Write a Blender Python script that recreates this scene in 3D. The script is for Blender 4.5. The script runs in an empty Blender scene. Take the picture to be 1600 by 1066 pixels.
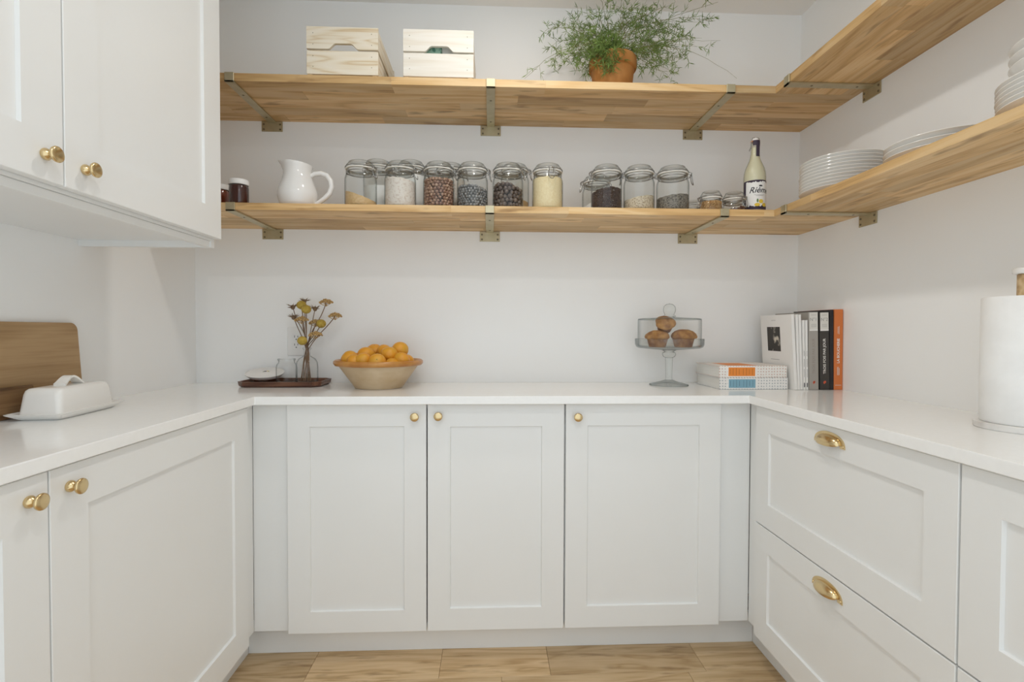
import bpy, bmesh, math, random
from math import sin, cos, pi, radians as R
from mathutils import Vector, Matrix

# ------------------------------------------------------------------ camera
SC = bpy.context.scene
COL = SC.collection
cam_d = bpy.data.cameras.new('camera')
cam = bpy.data.objects.new('camera', cam_d)
COL.objects.link(cam)
SC.camera = cam
FPX, YAW, PITCH, ROLL = 795.67, .0431, -.0208, .0030
cam_d.sensor_width = 36.0
cam_d.lens = 36.0 * FPX / 1600.0
cam_d.clip_start = .02
_fw = Vector((sin(YAW) * cos(PITCH), cos(YAW) * cos(PITCH), sin(PITCH)))
_rt = Vector((cos(YAW), -sin(YAW), 0))
_up = _rt.cross(_fw)
_r2 = _rt * cos(ROLL) + _up * sin(ROLL)
_u2 = _up * cos(ROLL) - _rt * sin(ROLL)
_m = Matrix((_r2, _u2, -_fw)).transposed().to_4x4()
_m.translation = Vector((0, -2.1285, 1.1321))
cam.matrix_world = _m

# ------------------------------------------------------------------ world, exposure
W = bpy.data.worlds.new('world')
SC.world = W
W.use_nodes = True
bg = W.node_tree.nodes['Background']
bg.inputs[0].default_value = (.86, .945, 1.0, 1)      # daylight from the open kitchen side
bg.inputs[1].default_value = 1.50
SC.view_settings.view_transform = 'Standard'
SC.view_settings.look = 'None'
SC.view_settings.gamma = 1
SC.view_settings.use_curve_mapping = False
SC.view_settings.exposure = -.15
SC.cycles.transparent_max_bounces = 40
SC.cycles.max_bounces = 14
SC.cycles.diffuse_bounces = 8
LAMP_POWER = 5.4
LAMP_SPOTS = [(.10, -.80), (.05, -1.95)]

# ------------------------------------------------------------------ measured places (metres)
XL, XR = -1.1979, 1.3136          # side walls
ZC = 2.4683                       # ceiling
YEND = -2.55                      # open end of the pantry
H, HB = .914, .8866               # worktop top / underside
YBF, XLF, XRF = -.4465, -.7629, .8762
Z1, Z1T = 1.9788, 2.0049          # upper shelf underside / top
Z2, Z2T = 1.5428, 1.5664          # lower shelf underside / top
SD, SRX = .3396, 1.0144           # back shelf depth, front edge of right shelves

# ------------------------------------------------------------------ materials
MATS = {}
def newmat(name):
    m = bpy.data.materials.new(name); m.use_nodes = True
    MATS[name] = m
    nt = m.node_tree
    return m, nt, nt.nodes['Principled BSDF']

def setp(b, col=None, rough=None, metal=None, **k):
    if col is not None: b.inputs['Base Color'].default_value = (*col, 1)
    if rough is not None: b.inputs['Roughness'].default_value = rough
    if metal is not None: b.inputs['Metallic'].default_value = metal
    for n, v in k.items():
        b.inputs[n.replace('_', ' ')].default_value = v

def nd(nt, t, **k):
    n = nt.nodes.new(t)
    for a, v in k.items(): setattr(n, a, v)
    return n

def noise_mat(name, c1, c2, rough, scale=8, bump=0, metal=0, detail=4, bscale=None, stretch=(1, 1, 1), lo=.35, hi=.65, **k):
    """two-tone noise colour plus optional bump, in object space with a per-object offset"""
    m, nt, b = newmat(name)
    setp(b, c1, rough, metal, **k)
    tc = nd(nt, 'ShaderNodeTexCoord'); oi = nd(nt, 'ShaderNodeObjectInfo')
    mp = nd(nt, 'ShaderNodeMapping'); mp.inputs['Scale'].default_value = stretch
    ad = nd(nt, 'ShaderNodeVectorMath', operation='ADD')
    ml = nd(nt, 'ShaderNodeMath', operation='MULTIPLY'); ml.inputs[1].default_value = 37.
    nt.links.new(oi.outputs['Random'], ml.inputs[0])
    nt.links.new(tc.outputs['Object'], mp.inputs[0])
    nt.links.new(mp.outputs[0], ad.inputs[0]); nt.links.new(ml.outputs[0], ad.inputs[1])
    nz = nd(nt, 'ShaderNodeTexNoise'); nz.inputs['Scale'].default_value = scale; nz.inputs['Detail'].default_value = detail
    nt.links.new(ad.outputs[0], nz.inputs['Vector'])
    rp = nd(nt, 'ShaderNodeValToRGB')
    rp.color_ramp.elements[0].position = lo; rp.color_ramp.elements[0].color = (*c1, 1)
    rp.color_ramp.elements[1].position = hi; rp.color_ramp.elements[1].color = (*c2, 1)
    nt.links.new(nz.outputs['Fac'], rp.inputs[0]); nt.links.new(rp.outputs[0], b.inputs['Base Color'])
    if bump:
        n2 = nd(nt, 'ShaderNodeTexNoise'); n2.inputs['Scale'].default_value = bscale or scale * 3
        nt.links.new(ad.outputs[0], n2.inputs['Vector'])
        bp = nd(nt, 'ShaderNodeBump'); bp.inputs['Strength'].default_value = bump; bp.inputs['Distance'].default_value = .004
        nt.links.new(n2.outputs['Fac'], bp.inputs['Height']); nt.links.new(bp.outputs[0], b.inputs['Normal'])
    return m

def wood_mat(name, base, dark, light, rough=.5, ring=9., vary=.35, knots=True):
    """grain along local X; every object gets its own offset and tone"""
    m, nt, b = newmat(name)
    setp(b, base, rough)
    tc = nd(nt, 'ShaderNodeTexCoord'); oi = nd(nt, 'ShaderNodeObjectInfo')
    ml = nd(nt, 'ShaderNodeMath', operation='MULTIPLY'); ml.inputs[1].default_value = 53.
    nt.links.new(oi.outputs['Random'], ml.inputs[0])
    ad = nd(nt, 'ShaderNodeVectorMath', operation='ADD')
    nt.links.new(tc.outputs['Object'], ad.inputs[0]); nt.links.new(ml.outputs[0], ad.inputs[1])
    mp = nd(nt, 'ShaderNodeMapping'); mp.inputs['Scale'].default_value = (.9, 7, 7)
    nt.links.new(ad.outputs[0], mp.inputs[0])
    n1 = nd(nt, 'ShaderNodeTexNoise'); n1.inputs['Scale'].default_value = 1.6; n1.inputs['Detail'].default_value = 2
    n1.inputs['Distortion'].default_value = .6
    nt.links.new(mp.outputs[0], n1.inputs['Vector'])
    mr = nd(nt, 'ShaderNodeMath', operation='MULTIPLY'); mr.inputs[1].default_value = ring
    nt.links.new(n1.outputs['Fac'], mr.inputs[0])
    fr = nd(nt, 'ShaderNodeMath', operation='PINGPONG'); fr.inputs[1].default_value = .5
    nt.links.new(mr.outputs[0], fr.inputs[0])
    mp2 = nd(nt, 'ShaderNodeMapping'); mp2.inputs['Scale'].default_value = (6, 160, 160)
    nt.links.new(ad.outputs[0], mp2.inputs[0])
    n2 = nd(nt, 'ShaderNodeTexNoise'); n2.inputs['Scale'].default_value = 1.; n2.inputs['Detail'].default_value = 3
    nt.links.new(mp2.outputs[0], n2.inputs['Vector'])
    mx = nd(nt, 'ShaderNodeMath', operation='MULTIPLY_ADD'); mx.inputs[1].default_value = .75
    nt.links.new(n2.outputs['Fac'], mx.inputs[0])
    f2 = nd(nt, 'ShaderNodeMath', operation='MULTIPLY'); f2.inputs[1].default_value = 1.0
    nt.links.new(fr.outputs[0], f2.inputs[0]); nt.links.new(f2.outputs[0], mx.inputs[2])
    rp = nd(nt, 'ShaderNodeValToRGB')
    e = rp.color_ramp.elements
    e[0].position = .30; e[0].color = (*dark, 1); e[1].position = .85; e[1].color = (*light, 1)
    c = e.new(.55); c.color = (*base, 1)
    nt.links.new(mx.outputs[0], rp.inputs[0])
    # tone per piece
    hv = nd(nt, 'ShaderNodeHueSaturation')
    mv = nd(nt, 'ShaderNodeMath', operation='MULTIPLY_ADD'); mv.inputs[1].default_value = vary; mv.inputs[2].default_value = 1 - vary * .55
    w2 = nd(nt, 'ShaderNodeTexWhiteNoise', noise_dimensions='1D')
    nt.links.new(ml.outputs[0], w2.inputs['W'])
    nt.links.new(w2.outputs['Value'], mv.inputs[0]); nt.links.new(mv.outputs[0], hv.inputs['Value'])
    nt.links.new(rp.outputs[0], hv.inputs['Color'])
    last = hv.outputs[0]
    if knots:
        mp3 = nd(nt, 'ShaderNodeMapping'); mp3.inputs['Scale'].default_value = (5, 24, 24)
        nt.links.new(ad.outputs[0], mp3.inputs[0])
        n3 = nd(nt, 'ShaderNodeTexNoise'); n3.inputs['Scale'].default_value = 1.3; n3.inputs['Detail'].default_value = 3
        nt.links.new(mp3.outputs[0], n3.inputs['Vector'])
        r3 = nd(nt, 'ShaderNodeValToRGB')
        r3.color_ramp.elements[0].position = .585; r3.color_ramp.elements[0].color = (0, 0, 0, 1)
        r3.color_ramp.elements[1].position = .74; r3.color_ramp.elements[1].color = (.75, .75, .75, 1)
        nt.links.new(n3.outputs['Fac'], r3.inputs[0])
        mk = nd(nt, 'ShaderNodeMixRGB'); mk.inputs[2].default_value = (dark[0] * .55, dark[1] * .5, dark[2] * .45, 1)
        nt.links.new(r3.outputs[0], mk.inputs[0]); nt.links.new(last, mk.inputs[1])
        last = mk.outputs[0]
    nt.links.new(last, b.inputs['Base Color'])
    bp = nd(nt, 'ShaderNodeBump'); bp.inputs['Strength'].default_value = .08; bp.inputs['Distance'].default_value = .002
    nt.links.new(n2.outputs['Fac'], bp.inputs['Height']); nt.links.new(bp.outputs[0], b.inputs['Normal'])
    return m

def glass_mat(name, face=(.97, .98, .975), edge=(.40, .43, .42), strength=1.):
    """thin-walled glass: clear face on, darker and mirror-like at grazing angles"""
    m = bpy.data.materials.new(name); m.use_nodes = True; MATS[name] = m
    nt = m.node_tree; nt.nodes.clear()
    out = nd(nt, 'ShaderNodeOutputMaterial')
    tr = nd(nt, 'ShaderNodeBsdfTransparent'); gl = nd(nt, 'ShaderNodeBsdfGlossy'); gl.inputs['Roughness'].default_value = .03
    lw = nd(nt, 'ShaderNodeLayerWeight'); lw.inputs['Blend'].default_value = .5
    rp = nd(nt, 'ShaderNodeValToRGB')
    e = rp.color_ramp.elements
    e[0].position = .50; e[0].color = (*face, 1); e[1].position = .96; e[1].color = (*edge, 1)
    nt.links.new(lw.outputs['Facing'], rp.inputs[0]); nt.links.new(rp.outputs[0], tr.inputs[0])
    pw = nd(nt, 'ShaderNodeMath', operation='POWER'); pw.inputs[1].default_value = 3.5
    nt.links.new(lw.outputs['Facing'], pw.inputs[0])
    ml = nd(nt, 'ShaderNodeMath', operation='MULTIPLY_ADD'); ml.inputs[1].default_value = .55 * strength; ml.inputs[2].default_value = .035 * strength
    nt.links.new(pw.outputs[0], ml.inputs[0])
    mx = nd(nt, 'ShaderNodeMixShader')
    nt.links.new(ml.outputs[0], mx.inputs[0]); nt.links.new(tr.outputs[0], mx.inputs[1]); nt.links.new(gl.outputs[0], mx.inputs[2])
    nt.links.new(mx.outputs[0], out.inputs[0])
    return m

def plain(name, col, rough=.5, metal=0, **k):
    m, nt, b = newmat(name); setp(b, col, rough, metal, **k); return m

noise_mat('wall_paint', (.900, .905, .903), (.91, .915, .913), .75, scale=3, bump=.03, bscale=220)
noise_mat('ceiling_paint', (.89, .885, .875), (.90, .895, .885), .85, scale=3)
noise_mat('cabinet_paint', (.835, .845, .842), (.845, .855, .852), .34, scale=4, bump=.012, bscale=150)
noise_mat('quartz', (.915, .92, .915), (.935, .94, .935), .13, scale=60, detail=6)
wood_mat('oak_shelf', (.63, .41, .185), (.50, .30, .12), (.70, .50, .27), .5, ring=3.6, vary=.40)
wood_mat('oak_floor', (.60, .425, .235), (.46, .30, .145), (.68, .50, .30), .42, ring=6, vary=.25)
wood_mat('pine', (.76, .675, .53), (.64, .50, .32), (.80, .73, .61), .6, ring=9, vary=.08, knots=False)
wood_mat('pine_pale', (.78, .735, .655), (.74, .68, .585), (.81, .775, .71), .6, ring=5, vary=.06, knots=False)
wood_mat('walnut_board', (.37, .23, .105), (.27, .155, .065), (.45, .295, .15), .45, ring=3, vary=.2, knots=False)
wood_mat('walnut_dark', (.15, .075, .03), (.09, .045, .018), (.24, .14, .065), .45, ring=6, vary=.1, knots=False)
wood_mat('tray_wood', (.115, .045, .024), (.07, .025, .013), (.17, .075, .04), .35, ring=6, vary=.1, knots=False)
wood_mat('post_wood', (.55, .38, .20), (.42, .27, .13), (.66, .49, .28), .5, ring=6, vary=.1, knots=False)
plain('brass', (.71, .545, .30), .23, 1)
noise_mat('bracket_brass', (.50, .44, .29), (.56, .50, .345), .42, scale=30, metal=.75)
plain('screw', (.23, .20, .14), .45, .9)
plain('dark_gap', (.02, .02, .02), .8)
plain('white_ceramic', (.88, .872, .85), .14)
plain('white_glaze', (.80, .79, .775), .10)
plain('white_plastic', (.84, .84, .83), .35)
plain('socket_dark', (.03, .03, .03), .5)
plain('steel', (.36, .36, .355), .28, 1)
plain('gasket', (.83, .80, .74), .55)
plain('paper', (.86, .85, .83), .8)
noise_mat('paper_roll', (.86, .86, .85), (.90, .90, .89), .95, scale=20, bump=.15, bscale=90)
noise_mat('marble', (.80, .79, .77), (.50, .47, .45), .25, scale=9, detail=8, lo=.52, hi=.80)
glass_mat('glass')
glass_mat('glass_clear', (.99, .993, .991), (.30, .33, .33))
glass_mat('glass_cake', (.985, .99, .988), (.62, .65, .65), .8)
glass_mat('glass_rim', (.82, .86, .85), (.33, .37, .36))
noise_mat('terracotta', (.40, .165, .035), (.47, .215, .06), .8, scale=14, bump=.1)
plain('soil', (.05, .035, .025), .95)
noise_mat('needle_green', (.085, .155, .025), (.20, .29, .065), .6, scale=9)
plain('fern_stem', (.20, .20, .075), .7)
noise_mat('orange_peel', (.72, .30, .018), (.66, .345, .03), .42, scale=16, bump=.25, bscale=260)
plain('orange_calyx', (.12, .17, .05), .8)
noise_mat('bowl_clay', (.50, .365, .215), (.60, .47, .31), .55, scale=11, bump=.08, stretch=(1, 1, 2.2))
noise_mat('bowl_rim', (.40, .155, .03), (.55, .27, .065), .28, scale=18, bump=.05)
noise_mat('muffin_top', (.24, .105, .035), (.46, .25, .085), .75, scale=38, bump=.5, bscale=120)
noise_mat('muffin_side', (.17, .07, .03), (.36, .19, .085), .8, scale=40, bump=.3)
plain('stem_dry', (.20, .125, .075), .85)
noise_mat('billy_yellow', (.42, .29, .045), (.52, .38, .08), .95, scale=120, bump=.6, bscale=300)
noise_mat('yarrow', (.48, .30, .11), (.58, .40, .18), .95, scale=120, bump=.5)
noise_mat('thistle', (.16, .095, .06), (.27, .19, .11), .95, scale=80)
plain('jam', (.055, .012, .008), .12)
plain('jam_red', (.20, .045, .02), .12)
noise_mat('brown_sugar', (.56, .37, .17), (.64, .46, .25), .95, scale=120)
noise_mat('oat_flakes', (.80, .74, .68), (.58, .47, .39), .95, scale=150, bump=.8, lo=.5, hi=.75)
plain('white_flour', (.88, .88, .87), .95)
noise_mat('hazelnut', (.16, .07, .045), (.46, .30, .21), .5, scale=110)
noise_mat('grey_bean', (.10, .10, .10), (.34, .335, .33), .5, scale=110)
noise_mat('dark_berry', (.05, .032, .026), (.20, .15, .12), .45, scale=80)
noise_mat('couscous', (.74, .61, .36), (.80, .69, .45), .95, scale=200)
noise_mat('cocoa_nib', (.045, .025, .02), (.10, .06, .045), .7, scale=150)
noise_mat('grain_seed', (.72, .62, .47), (.36, .25, .14), .95, scale=210, bump=.8, lo=.48, hi=.68)
noise_mat('grey_seed', (.29, .26, .215), (.07, .06, .05), .95, scale=210, bump=.8, lo=.44, hi=.66)
noise_mat('granola', (.66, .45, .22), (.36, .19, .07), .9, scale=160)
noise_mat('dark_chip', (.10, .04, .025), (.18, .08, .05), .7, scale=90)
glass_mat('bottle_glass', (.95, .95, .90), (.66, .67, .54))
plain('lemonade', (.74, .71, .56), .3)
plain('label_dark', (.045, .03, .055), .6)
plain('label_white', (.85, .84, .82), .6)
plain('ink', (.03, .03, .035), .6)
plain('ink_grey', (.30, .29, .28), .7)
plain('lemon', (.78, .56, .06), .6)
plain('leaf_print', (.12, .22, .06), .6)
plain('stopper_orange', (.62, .23, .08), .5)
plain('book_white', (.84, .83, .81), .5)
plain('book_cream', (.72, .70, .66), .55)
plain('book_grey', (.37, .345, .315), .55)
plain('book_taupe', (.30, .265, .23), .6)
plain('book_charcoal', (.045, .040, .036), .5)
plain('book_black', (.018, .014, .016), .5)
plain('book_orange', (.66, .185, .045), .5)
plain('label_orange', (.80, .26, .04), .55)
plain('label_blue', (.22, .42, .53), .55)
plain('logo_red', (.70, .13, .06), .5)
plain('ink_blue', (.08, .16, .24), .6)
plain('ink_rust', (.40, .12, .02), .6)
noise_mat('paper_edges', (.74, .73, .69), (.80, .79, .76), .9, scale=6, stretch=(1, 1, 90))
noise_mat('cover_photo', (.03, .025, .02), (.62, .57, .48), .5, scale=26, detail=3, lo=.52, hi=.64)
noise_mat('patterned_paper', (.10, .26, .19), (.35, .55, .44), .6, scale=70, detail=2, lo=.45, hi=.55)

def dots_mat(name, base, dot):
    m, nt, b = newmat(name); setp(b, base, .6)
    tc = nd(nt, 'ShaderNodeTexCoord'); vo = nd(nt, 'ShaderNodeTexVoronoi'); vo.inputs['Scale'].default_value = 95
    vo.inputs['Randomness'].default_value = .15
    nt.links.new(tc.outputs['Object'], vo.inputs['Vector'])
    rp = nd(nt, 'ShaderNodeValToRGB')
    rp.color_ramp.elements[0].position = .20; rp.color_ramp.elements[0].color = (*dot, 1)
    rp.color_ramp.elements[1].position = .30; rp.color_ramp.elements[1].color = (*base, 1)
    nt.links.new(vo.outputs['Distance'], rp.inputs[0]); nt.links.new(rp.outputs[0], b.inputs['Base Color'])
dots_mat('dots_orange', (.83, .81, .78), (.62, .45, .38))
dots_mat('dots_blue', (.83, .82, .80), (.42, .45, .47))

lm, lnt, lb = newmat('lamp_lens')
setp(lb, (.9, .9, .88), .4); lb.inputs['Emission Color'].default_value = (1, .90, .78, 1); lb.inputs['Emission Strength'].default_value = 6

# ------------------------------------------------------------------ mesh building
class MB:
    def __init__(s): s.v, s.f, s.mi = [], [], []
    def add(s, vs, fs, mi=0):
        o = len(s.v); s.v += [tuple(p) for p in vs]
        for f in fs: s.f.append(tuple(i + o for i in f)); s.mi.append(mi)
        return s
    def box(s, x0, x1, y0, y1, z0, z1, mi=0):
        vs = [(x, y, z) for z in (z0, z1) for y in (y0, y1) for x in (x0, x1)]
        return s.add(vs, [(0, 2, 3, 1), (4, 5, 7, 6), (0, 1, 5, 4), (2, 6, 7, 3), (0, 4, 6, 2), (1, 3, 7, 5)], mi)
    def cbox(s, x0, x1, y0, y1, z0, z1, c=.001, mi=0):
        """box with chamfered edges"""
        X, Y, Z = (x0, x1), (y0, y1), (z0, z1)
        vs, idx = [], {}
        for i in (0, 1):
            for j in (0, 1):
                for k in (0, 1):
                    sx, sy, sz = (c, -c)[i], (c, -c)[j], (c, -c)[k]
                    for a, p in enumerate(((X[i], Y[j] + sy, Z[k] + sz), (X[i] + sx, Y[j], Z[k] + sz), (X[i] + sx, Y[j] + sy, Z[k]))):
                        idx[i, j, k, a] = len(vs); vs.append(p)
        f = []
        q = ((0, 0), (1, 0), (1, 1), (0, 1))
        for t in (0, 1):
            f.append([idx[t, a, b, 0] for a, b in q]); f.append([idx[a, t, b, 1] for a, b in q]); f.append([idx[a, b, t, 2] for a, b in q])
        for a in (0, 1):
            for b in (0, 1):
                f.append([idx[0, a, b, 1], idx[1, a, b, 1], idx[1, a, b, 2], idx[0, a, b, 2]])
                f.append([idx[a, 0, b, 0], idx[a, 1, b, 0], idx[a, 1, b, 2], idx[a, 0, b, 2]])
                f.append([idx[a, b, 0, 0], idx[a, b, 1, 0], idx[a, b, 1, 1], idx[a, b, 0, 1]])
        for i in (0, 1):
            for j in (0, 1):
                for k in (0, 1): f.append([idx[i, j, k, 0], idx[i, j, k, 1], idx[i, j, k, 2]])
        return s.add(vs, f, mi)
    def lathe(s, prof, n=32, cx=0, cy=0, cz=0, mi=0, axis='z', fn=None):
        vs, fs, rings = [], [], []
        for r, z in prof:
            if r < 1e-6:
                rings.append([len(vs)]); vs.append((0, 0, z))
            else:
                rings.append(list(range(len(vs), len(vs) + n)))
                vs += [(r * cos(2 * pi * i / n), r * sin(2 * pi * i / n), z) for i in range(n)]
        for a, b in zip(rings, rings[1:]):
            for i in range(n):
                j = (i + 1) % n
                if len(a) == 1 and len(b) == 1: continue
                if len(a) == 1: fs.append((a[0], b[j], b[i]))
                elif len(b) == 1: fs.append((a[i], a[j], b[0]))
                else: fs.append((a[i], a[j], b[j], b[i]))
        if fn: vs = [fn(*p) for p in vs]
        if axis == '-y': vs = [(x, -z, y) for x, y, z in vs]
        if axis == 'x': vs = [(z, x, y) for x, y, z in vs]
        return s.add([(x + cx, y + cy, z + cz) for x, y, z in vs], fs, mi)
    def tube(s, pts, r, n=8, mi=0, closed=False, cap=True):
        P = [Vector(p) for p in pts]; m = len(P)
        rs = r if isinstance(r, (list, tuple)) else [r] * m
        vs, fs = [], []
        ref = None
        for i, p in enumerate(P):
            if closed: t = P[(i + 1) % m] - P[i - 1]
            else: t = P[min(i + 1, m - 1)] - P[max(i - 1, 0)]
            t.normalize()
            if ref is None:
                ref = Vector((0, 0, 1)) if abs(t.z) < .9 else Vector((1, 0, 0))
            a = (ref - t * ref.dot(t)); a.normalize(); b = t.cross(a); ref = a
            for k in range(n):
                w = 2 * pi * k / n
                vs.append(p + (a * cos(w) + b * sin(w)) * rs[i])
        for i in range(m if closed else m - 1):
            for k in range(n):
                l = (k + 1) % n; j = (i + 1) % m
                fs.append((i * n + k, i * n + l, j * n + l, j * n + k))
        if cap and not closed:
            fs.append(tuple(range(n))[::-1]); fs.append(tuple(range((m - 1) * n, m * n)))
        return s.add(vs, fs, mi)
    def loft(s, secs, mi=0, cap0=True, cap1=True):
        n = len(secs[0]); vs = [p for q in secs for p in q]; fs = []
        for i in range(len(secs) - 1):
            for k in range(n):
                l = (k + 1) % n
                fs.append((i * n + k, i * n + l, (i + 1) * n + l, (i + 1) * n + k))
        if cap0: fs.append(tuple(range(n))[::-1])
        if cap1: fs.append(tuple(range((len(secs) - 1) * n, len(secs) * n)))
        return s.add(vs, fs, mi)
    def prism(s, poly, z0, z1, mi=0):
        return s.loft([[(x, y, z0) for x, y in poly], [(x, y, z1) for x, y in poly]], mi)
    def sphere(s, c, r, sub=1, mi=0, sq=(1, 1, 1)):
        vs, fs = ICO[sub]
        return s.add([(c[0] + v[0] * r * sq[0], c[1] + v[1] * r * sq[1], c[2] + v[2] * r * sq[2]) for v in vs], fs, mi)
    def map(s, fn): s.v = [tuple(fn(*p)) for p in s.v]; return s
    def mesh(s, name, mats, smooth=None, recalc=True):
        me = bpy.data.meshes.new(name)
        me.from_pydata(s.v, [], s.f)
        for m in (mats if isinstance(mats, (list, tuple)) else [mats]): me.materials.append(MATS[m])
        me.polygons.foreach_set('material_index', s.mi)
        if recalc:
            bm = bmesh.new(); bm.from_mesh(me); bmesh.ops.recalc_face_normals(bm, faces=bm.faces); bm.to_mesh(me); bm.free()
        if smooth:
            me.polygons.foreach_set('use_smooth', [True] * len(me.polygons))
            me.set_sharp_from_angle(angle=R(smooth))
        me.update()
        return me
    def build(s, name, mats, parent=None, loc=(0, 0, 0), rz=0, smooth=None, recalc=True):
        return link(name, s.mesh(name, mats, smooth, recalc), parent, loc, rz)

ICO = {}
for sub in (1, 2, 3):
    bm = bmesh.new(); bmesh.ops.create_icosphere(bm, subdivisions=sub, radius=1)
    bm.verts.ensure_lookup_table()
    ICO[sub] = ([tuple(v.co) for v in bm.verts], [tuple(v.index for v in f.verts) for f in bm.faces]); bm.free()

def link(name, data, parent=None, loc=(0, 0, 0), rz=0):
    o = bpy.data.objects.new(name, data); COL.objects.link(o)
    o.parent = parent; o.location = loc; o.rotation_euler = (0, 0, rz)
    return o
def thing(name, label, cat, loc=(0, 0, 0), rz=0, group=None):
    return tag(link(name, None, None, loc, rz), label, cat, group)
def tag(o, label, cat=None, group=None, kind=None):
    o['label'] = label
    if cat: o['category'] = cat
    if group: o['group'] = group
    if kind: o['kind'] = kind
    return o
def struct(o, label=None):
    o['kind'] = 'structure'
    if label: o['label'] = label
    return o
def arc(cx, cz, rx, rz_, a0, a1, n): return [(cx + rx * cos(a0 + (a1 - a0) * i / n), cz + rz_ * sin(a0 + (a1 - a0) * i / n)) for i in range(n + 1)]
def rrect(w, d, r, n=5, z=0, cx=0, cy=0):
    pts = []
    for sx, sy, a in ((1, 1, 0), (-1, 1, pi / 2), (-1, -1, pi), (1, -1, 1.5 * pi)):
        for i in range(n + 1):
            t = a + pi / 2 * i / n
            pts.append((cx + sx * (w / 2 - r) + r * cos(t), cy + sy * (d / 2 - r) + r * sin(t), z))
    return pts
_textcache = {}
def text_mb(s, size, shear=0, thick=0):
    """flat lettering in the XY plane, centred on the origin: (verts, faces)"""
    cu = bpy.data.curves.new('lettering', 'FONT'); cu.body = s; cu.size = size; cu.align_x = 'CENTER'; cu.align_y = 'CENTER'
    cu.shear = shear; cu.offset = thick; cu.resolution_u = 4
    o = bpy.data.objects.new('lettering', cu); COL.objects.link(o)
    me = bpy.data.meshes.new_from_object(o)
    vs = [tuple(v.co) for v in me.vertices]; fs = [tuple(p.vertices) for p in me.polygons]
    bpy.data.objects.remove(o); bpy.data.meshes.remove(me); bpy.data.curves.remove(cu)
    return vs, fs

# ------------------------------------------------------------------ room shell
rnd = random.Random(4)
struct(MB().box(XL - .1, XR + .1, 0, .1, -.05, ZC + .1).build('wall_back', 'wall_paint'))
struct(MB().box(XL - .1, XL, YEND, 0, -.05, ZC + .1).build('wall_left', 'wall_paint'))
struct(MB().box(XR, XR + .1, YEND, 0, -.05, ZC + .1).build('wall_right', 'wall_paint'))
struct(MB().box(XL, XR, YEND, 0, ZC, ZC + .1).build('ceiling', 'ceiling_paint'))
floor = struct(MB().box(XL, XR, YEND, 0, -.05, -.012).build('floor', 'dark_gap'))
# oak planks laid across the pantry
rows = {0: [-.598, -.165, .202, .722], 1: [-.9, .04, .62]}
y1 = -.487 + .155 * 3
r = -3
yy = 0.0
edges = [0, -.022, -.177, -.332, -.487]
while edges[-1] > YEND + .2: edges.append(edges[-1] - .155)
edges.append(YEND)
for k in range(len(edges) - 1):
    ya, yb = edges[k + 1], edges[k]
    if k == 3: js = [-.598, -.165, .202, .722]
    elif k == 4: js = [-.85, .04, .66]
    else:
        js = []; x = XL + rnd.uniform(.2, .9)
        while x < XR - .15: js.append(x); x += rnd.uniform(.55, 1.3)
    xs = [XL] + js + [XR]
    for a, b in zip(xs, xs[1:]):
        L, Wd = b - a, yb - ya
        MB().cbox(-L / 2 + .0004, L / 2 - .0004, -Wd / 2 + .0004, Wd / 2 - .0004, -.012, 0, .0008).build('plank', 'oak_floor', floor, ((a + b) / 2, (ya + yb) / 2, 0))
TKL, TKR, TKB = -.8407, .9585, -.334
struct(MB().cbox(TKL, TKR, TKB, TKB + .016, 0, .109, .0006).build('baseboard_back', 'cabinet_paint'))
struct(MB().cbox(TKL - .016, TKL, -1.94, TKB, 0, .109, .0006).build('baseboard_left', 'cabinet_paint'))
struct(MB().cbox(TKR, TKR + .016, -1.94, TKB, 0, .109, .0006).build('baseboard_right', 'cabinet_paint'))

# ------------------------------------------------------------------ recessed ceiling lamps
for i, (x, y) in enumerate(LAMP_SPOTS):
    t = thing('ceiling_downlight', ['round recessed ceiling downlight above the middle of the pantry', 'round recessed ceiling downlight nearer the open end of the pantry'][i], 'lamp', (x, y, ZC), 0, 'recessed downlights')
    MB().lathe([(.062, 0), (.062, -.006), (.050, -.006), (.046, 0)], 32).build('trim_ring', 'white_plastic', t, smooth=40)
    MB().lathe([(0, -.001), (.046, -.001)], 32).build('lens', 'lamp_lens', t)
    ld = bpy.data.lights.new('downlight', 'AREA'); ld.shape = 'DISK'; ld.size = .10; ld.energy = LAMP_POWER; ld.color = (1, .96, .90)
    link('lamp_light', ld, t, (0, 0, -.008))

# ------------------------------------------------------------------ cabinets
KNOB = MB().lathe([(0, 0), (.0090, 0), (.0106, .0025), (.0108, .0055), (.0085, .0100), (.0058, .0125), (.0060, .0145), (.0100, .0175), (.0138, .0205), (.0147, .0232), (.0142, .0250), (.0120, .0262), (.006, .0272), (0, .0275)], 28, axis='-y').mesh('knob', 'brass', 50)
def front_panel(w, h, rail=.075, th=.019, rec=.007):
    """shaker front in the XZ plane facing -Y: frame mesh and recessed panel mesh"""
    f = MB(); s = .0022
    o = [(0, 0), (w, 0), (w, h), (0, h)]; c = .0012
    oc = [(c, c), (w - c, c), (w - c, h - c), (c, h - c)]
    i = [(rail, rail), (w - rail, rail), (w - rail, h - rail), (rail, h - rail)]
    i2 = [(rail + s, rail + s), (w - rail - s, rail + s), (w - rail - s, h - rail - s), (rail + s, h - rail - s)]
    L = [(o, th), (o, c), (oc, 0), (i, 0), (i2, rec), (i2, th)]
    vs = [(x, y, z) for P, y in L for x, z in P]
    fs = []
    for a in range(len(L)):
        b = (a + 1) % len(L)
        for k in range(4):
            l = (k + 1) % 4
            fs.append((a * 4 + k, a * 4 + l, b * 4 + l, b * 4 + k))
    f.add(vs, fs)
    p = MB().box(rail + s - .0005, w - rail - s + .0005, rec, th - .002, rail + s - .0005, h - rail - s + .0005)
    return f, p
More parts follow.
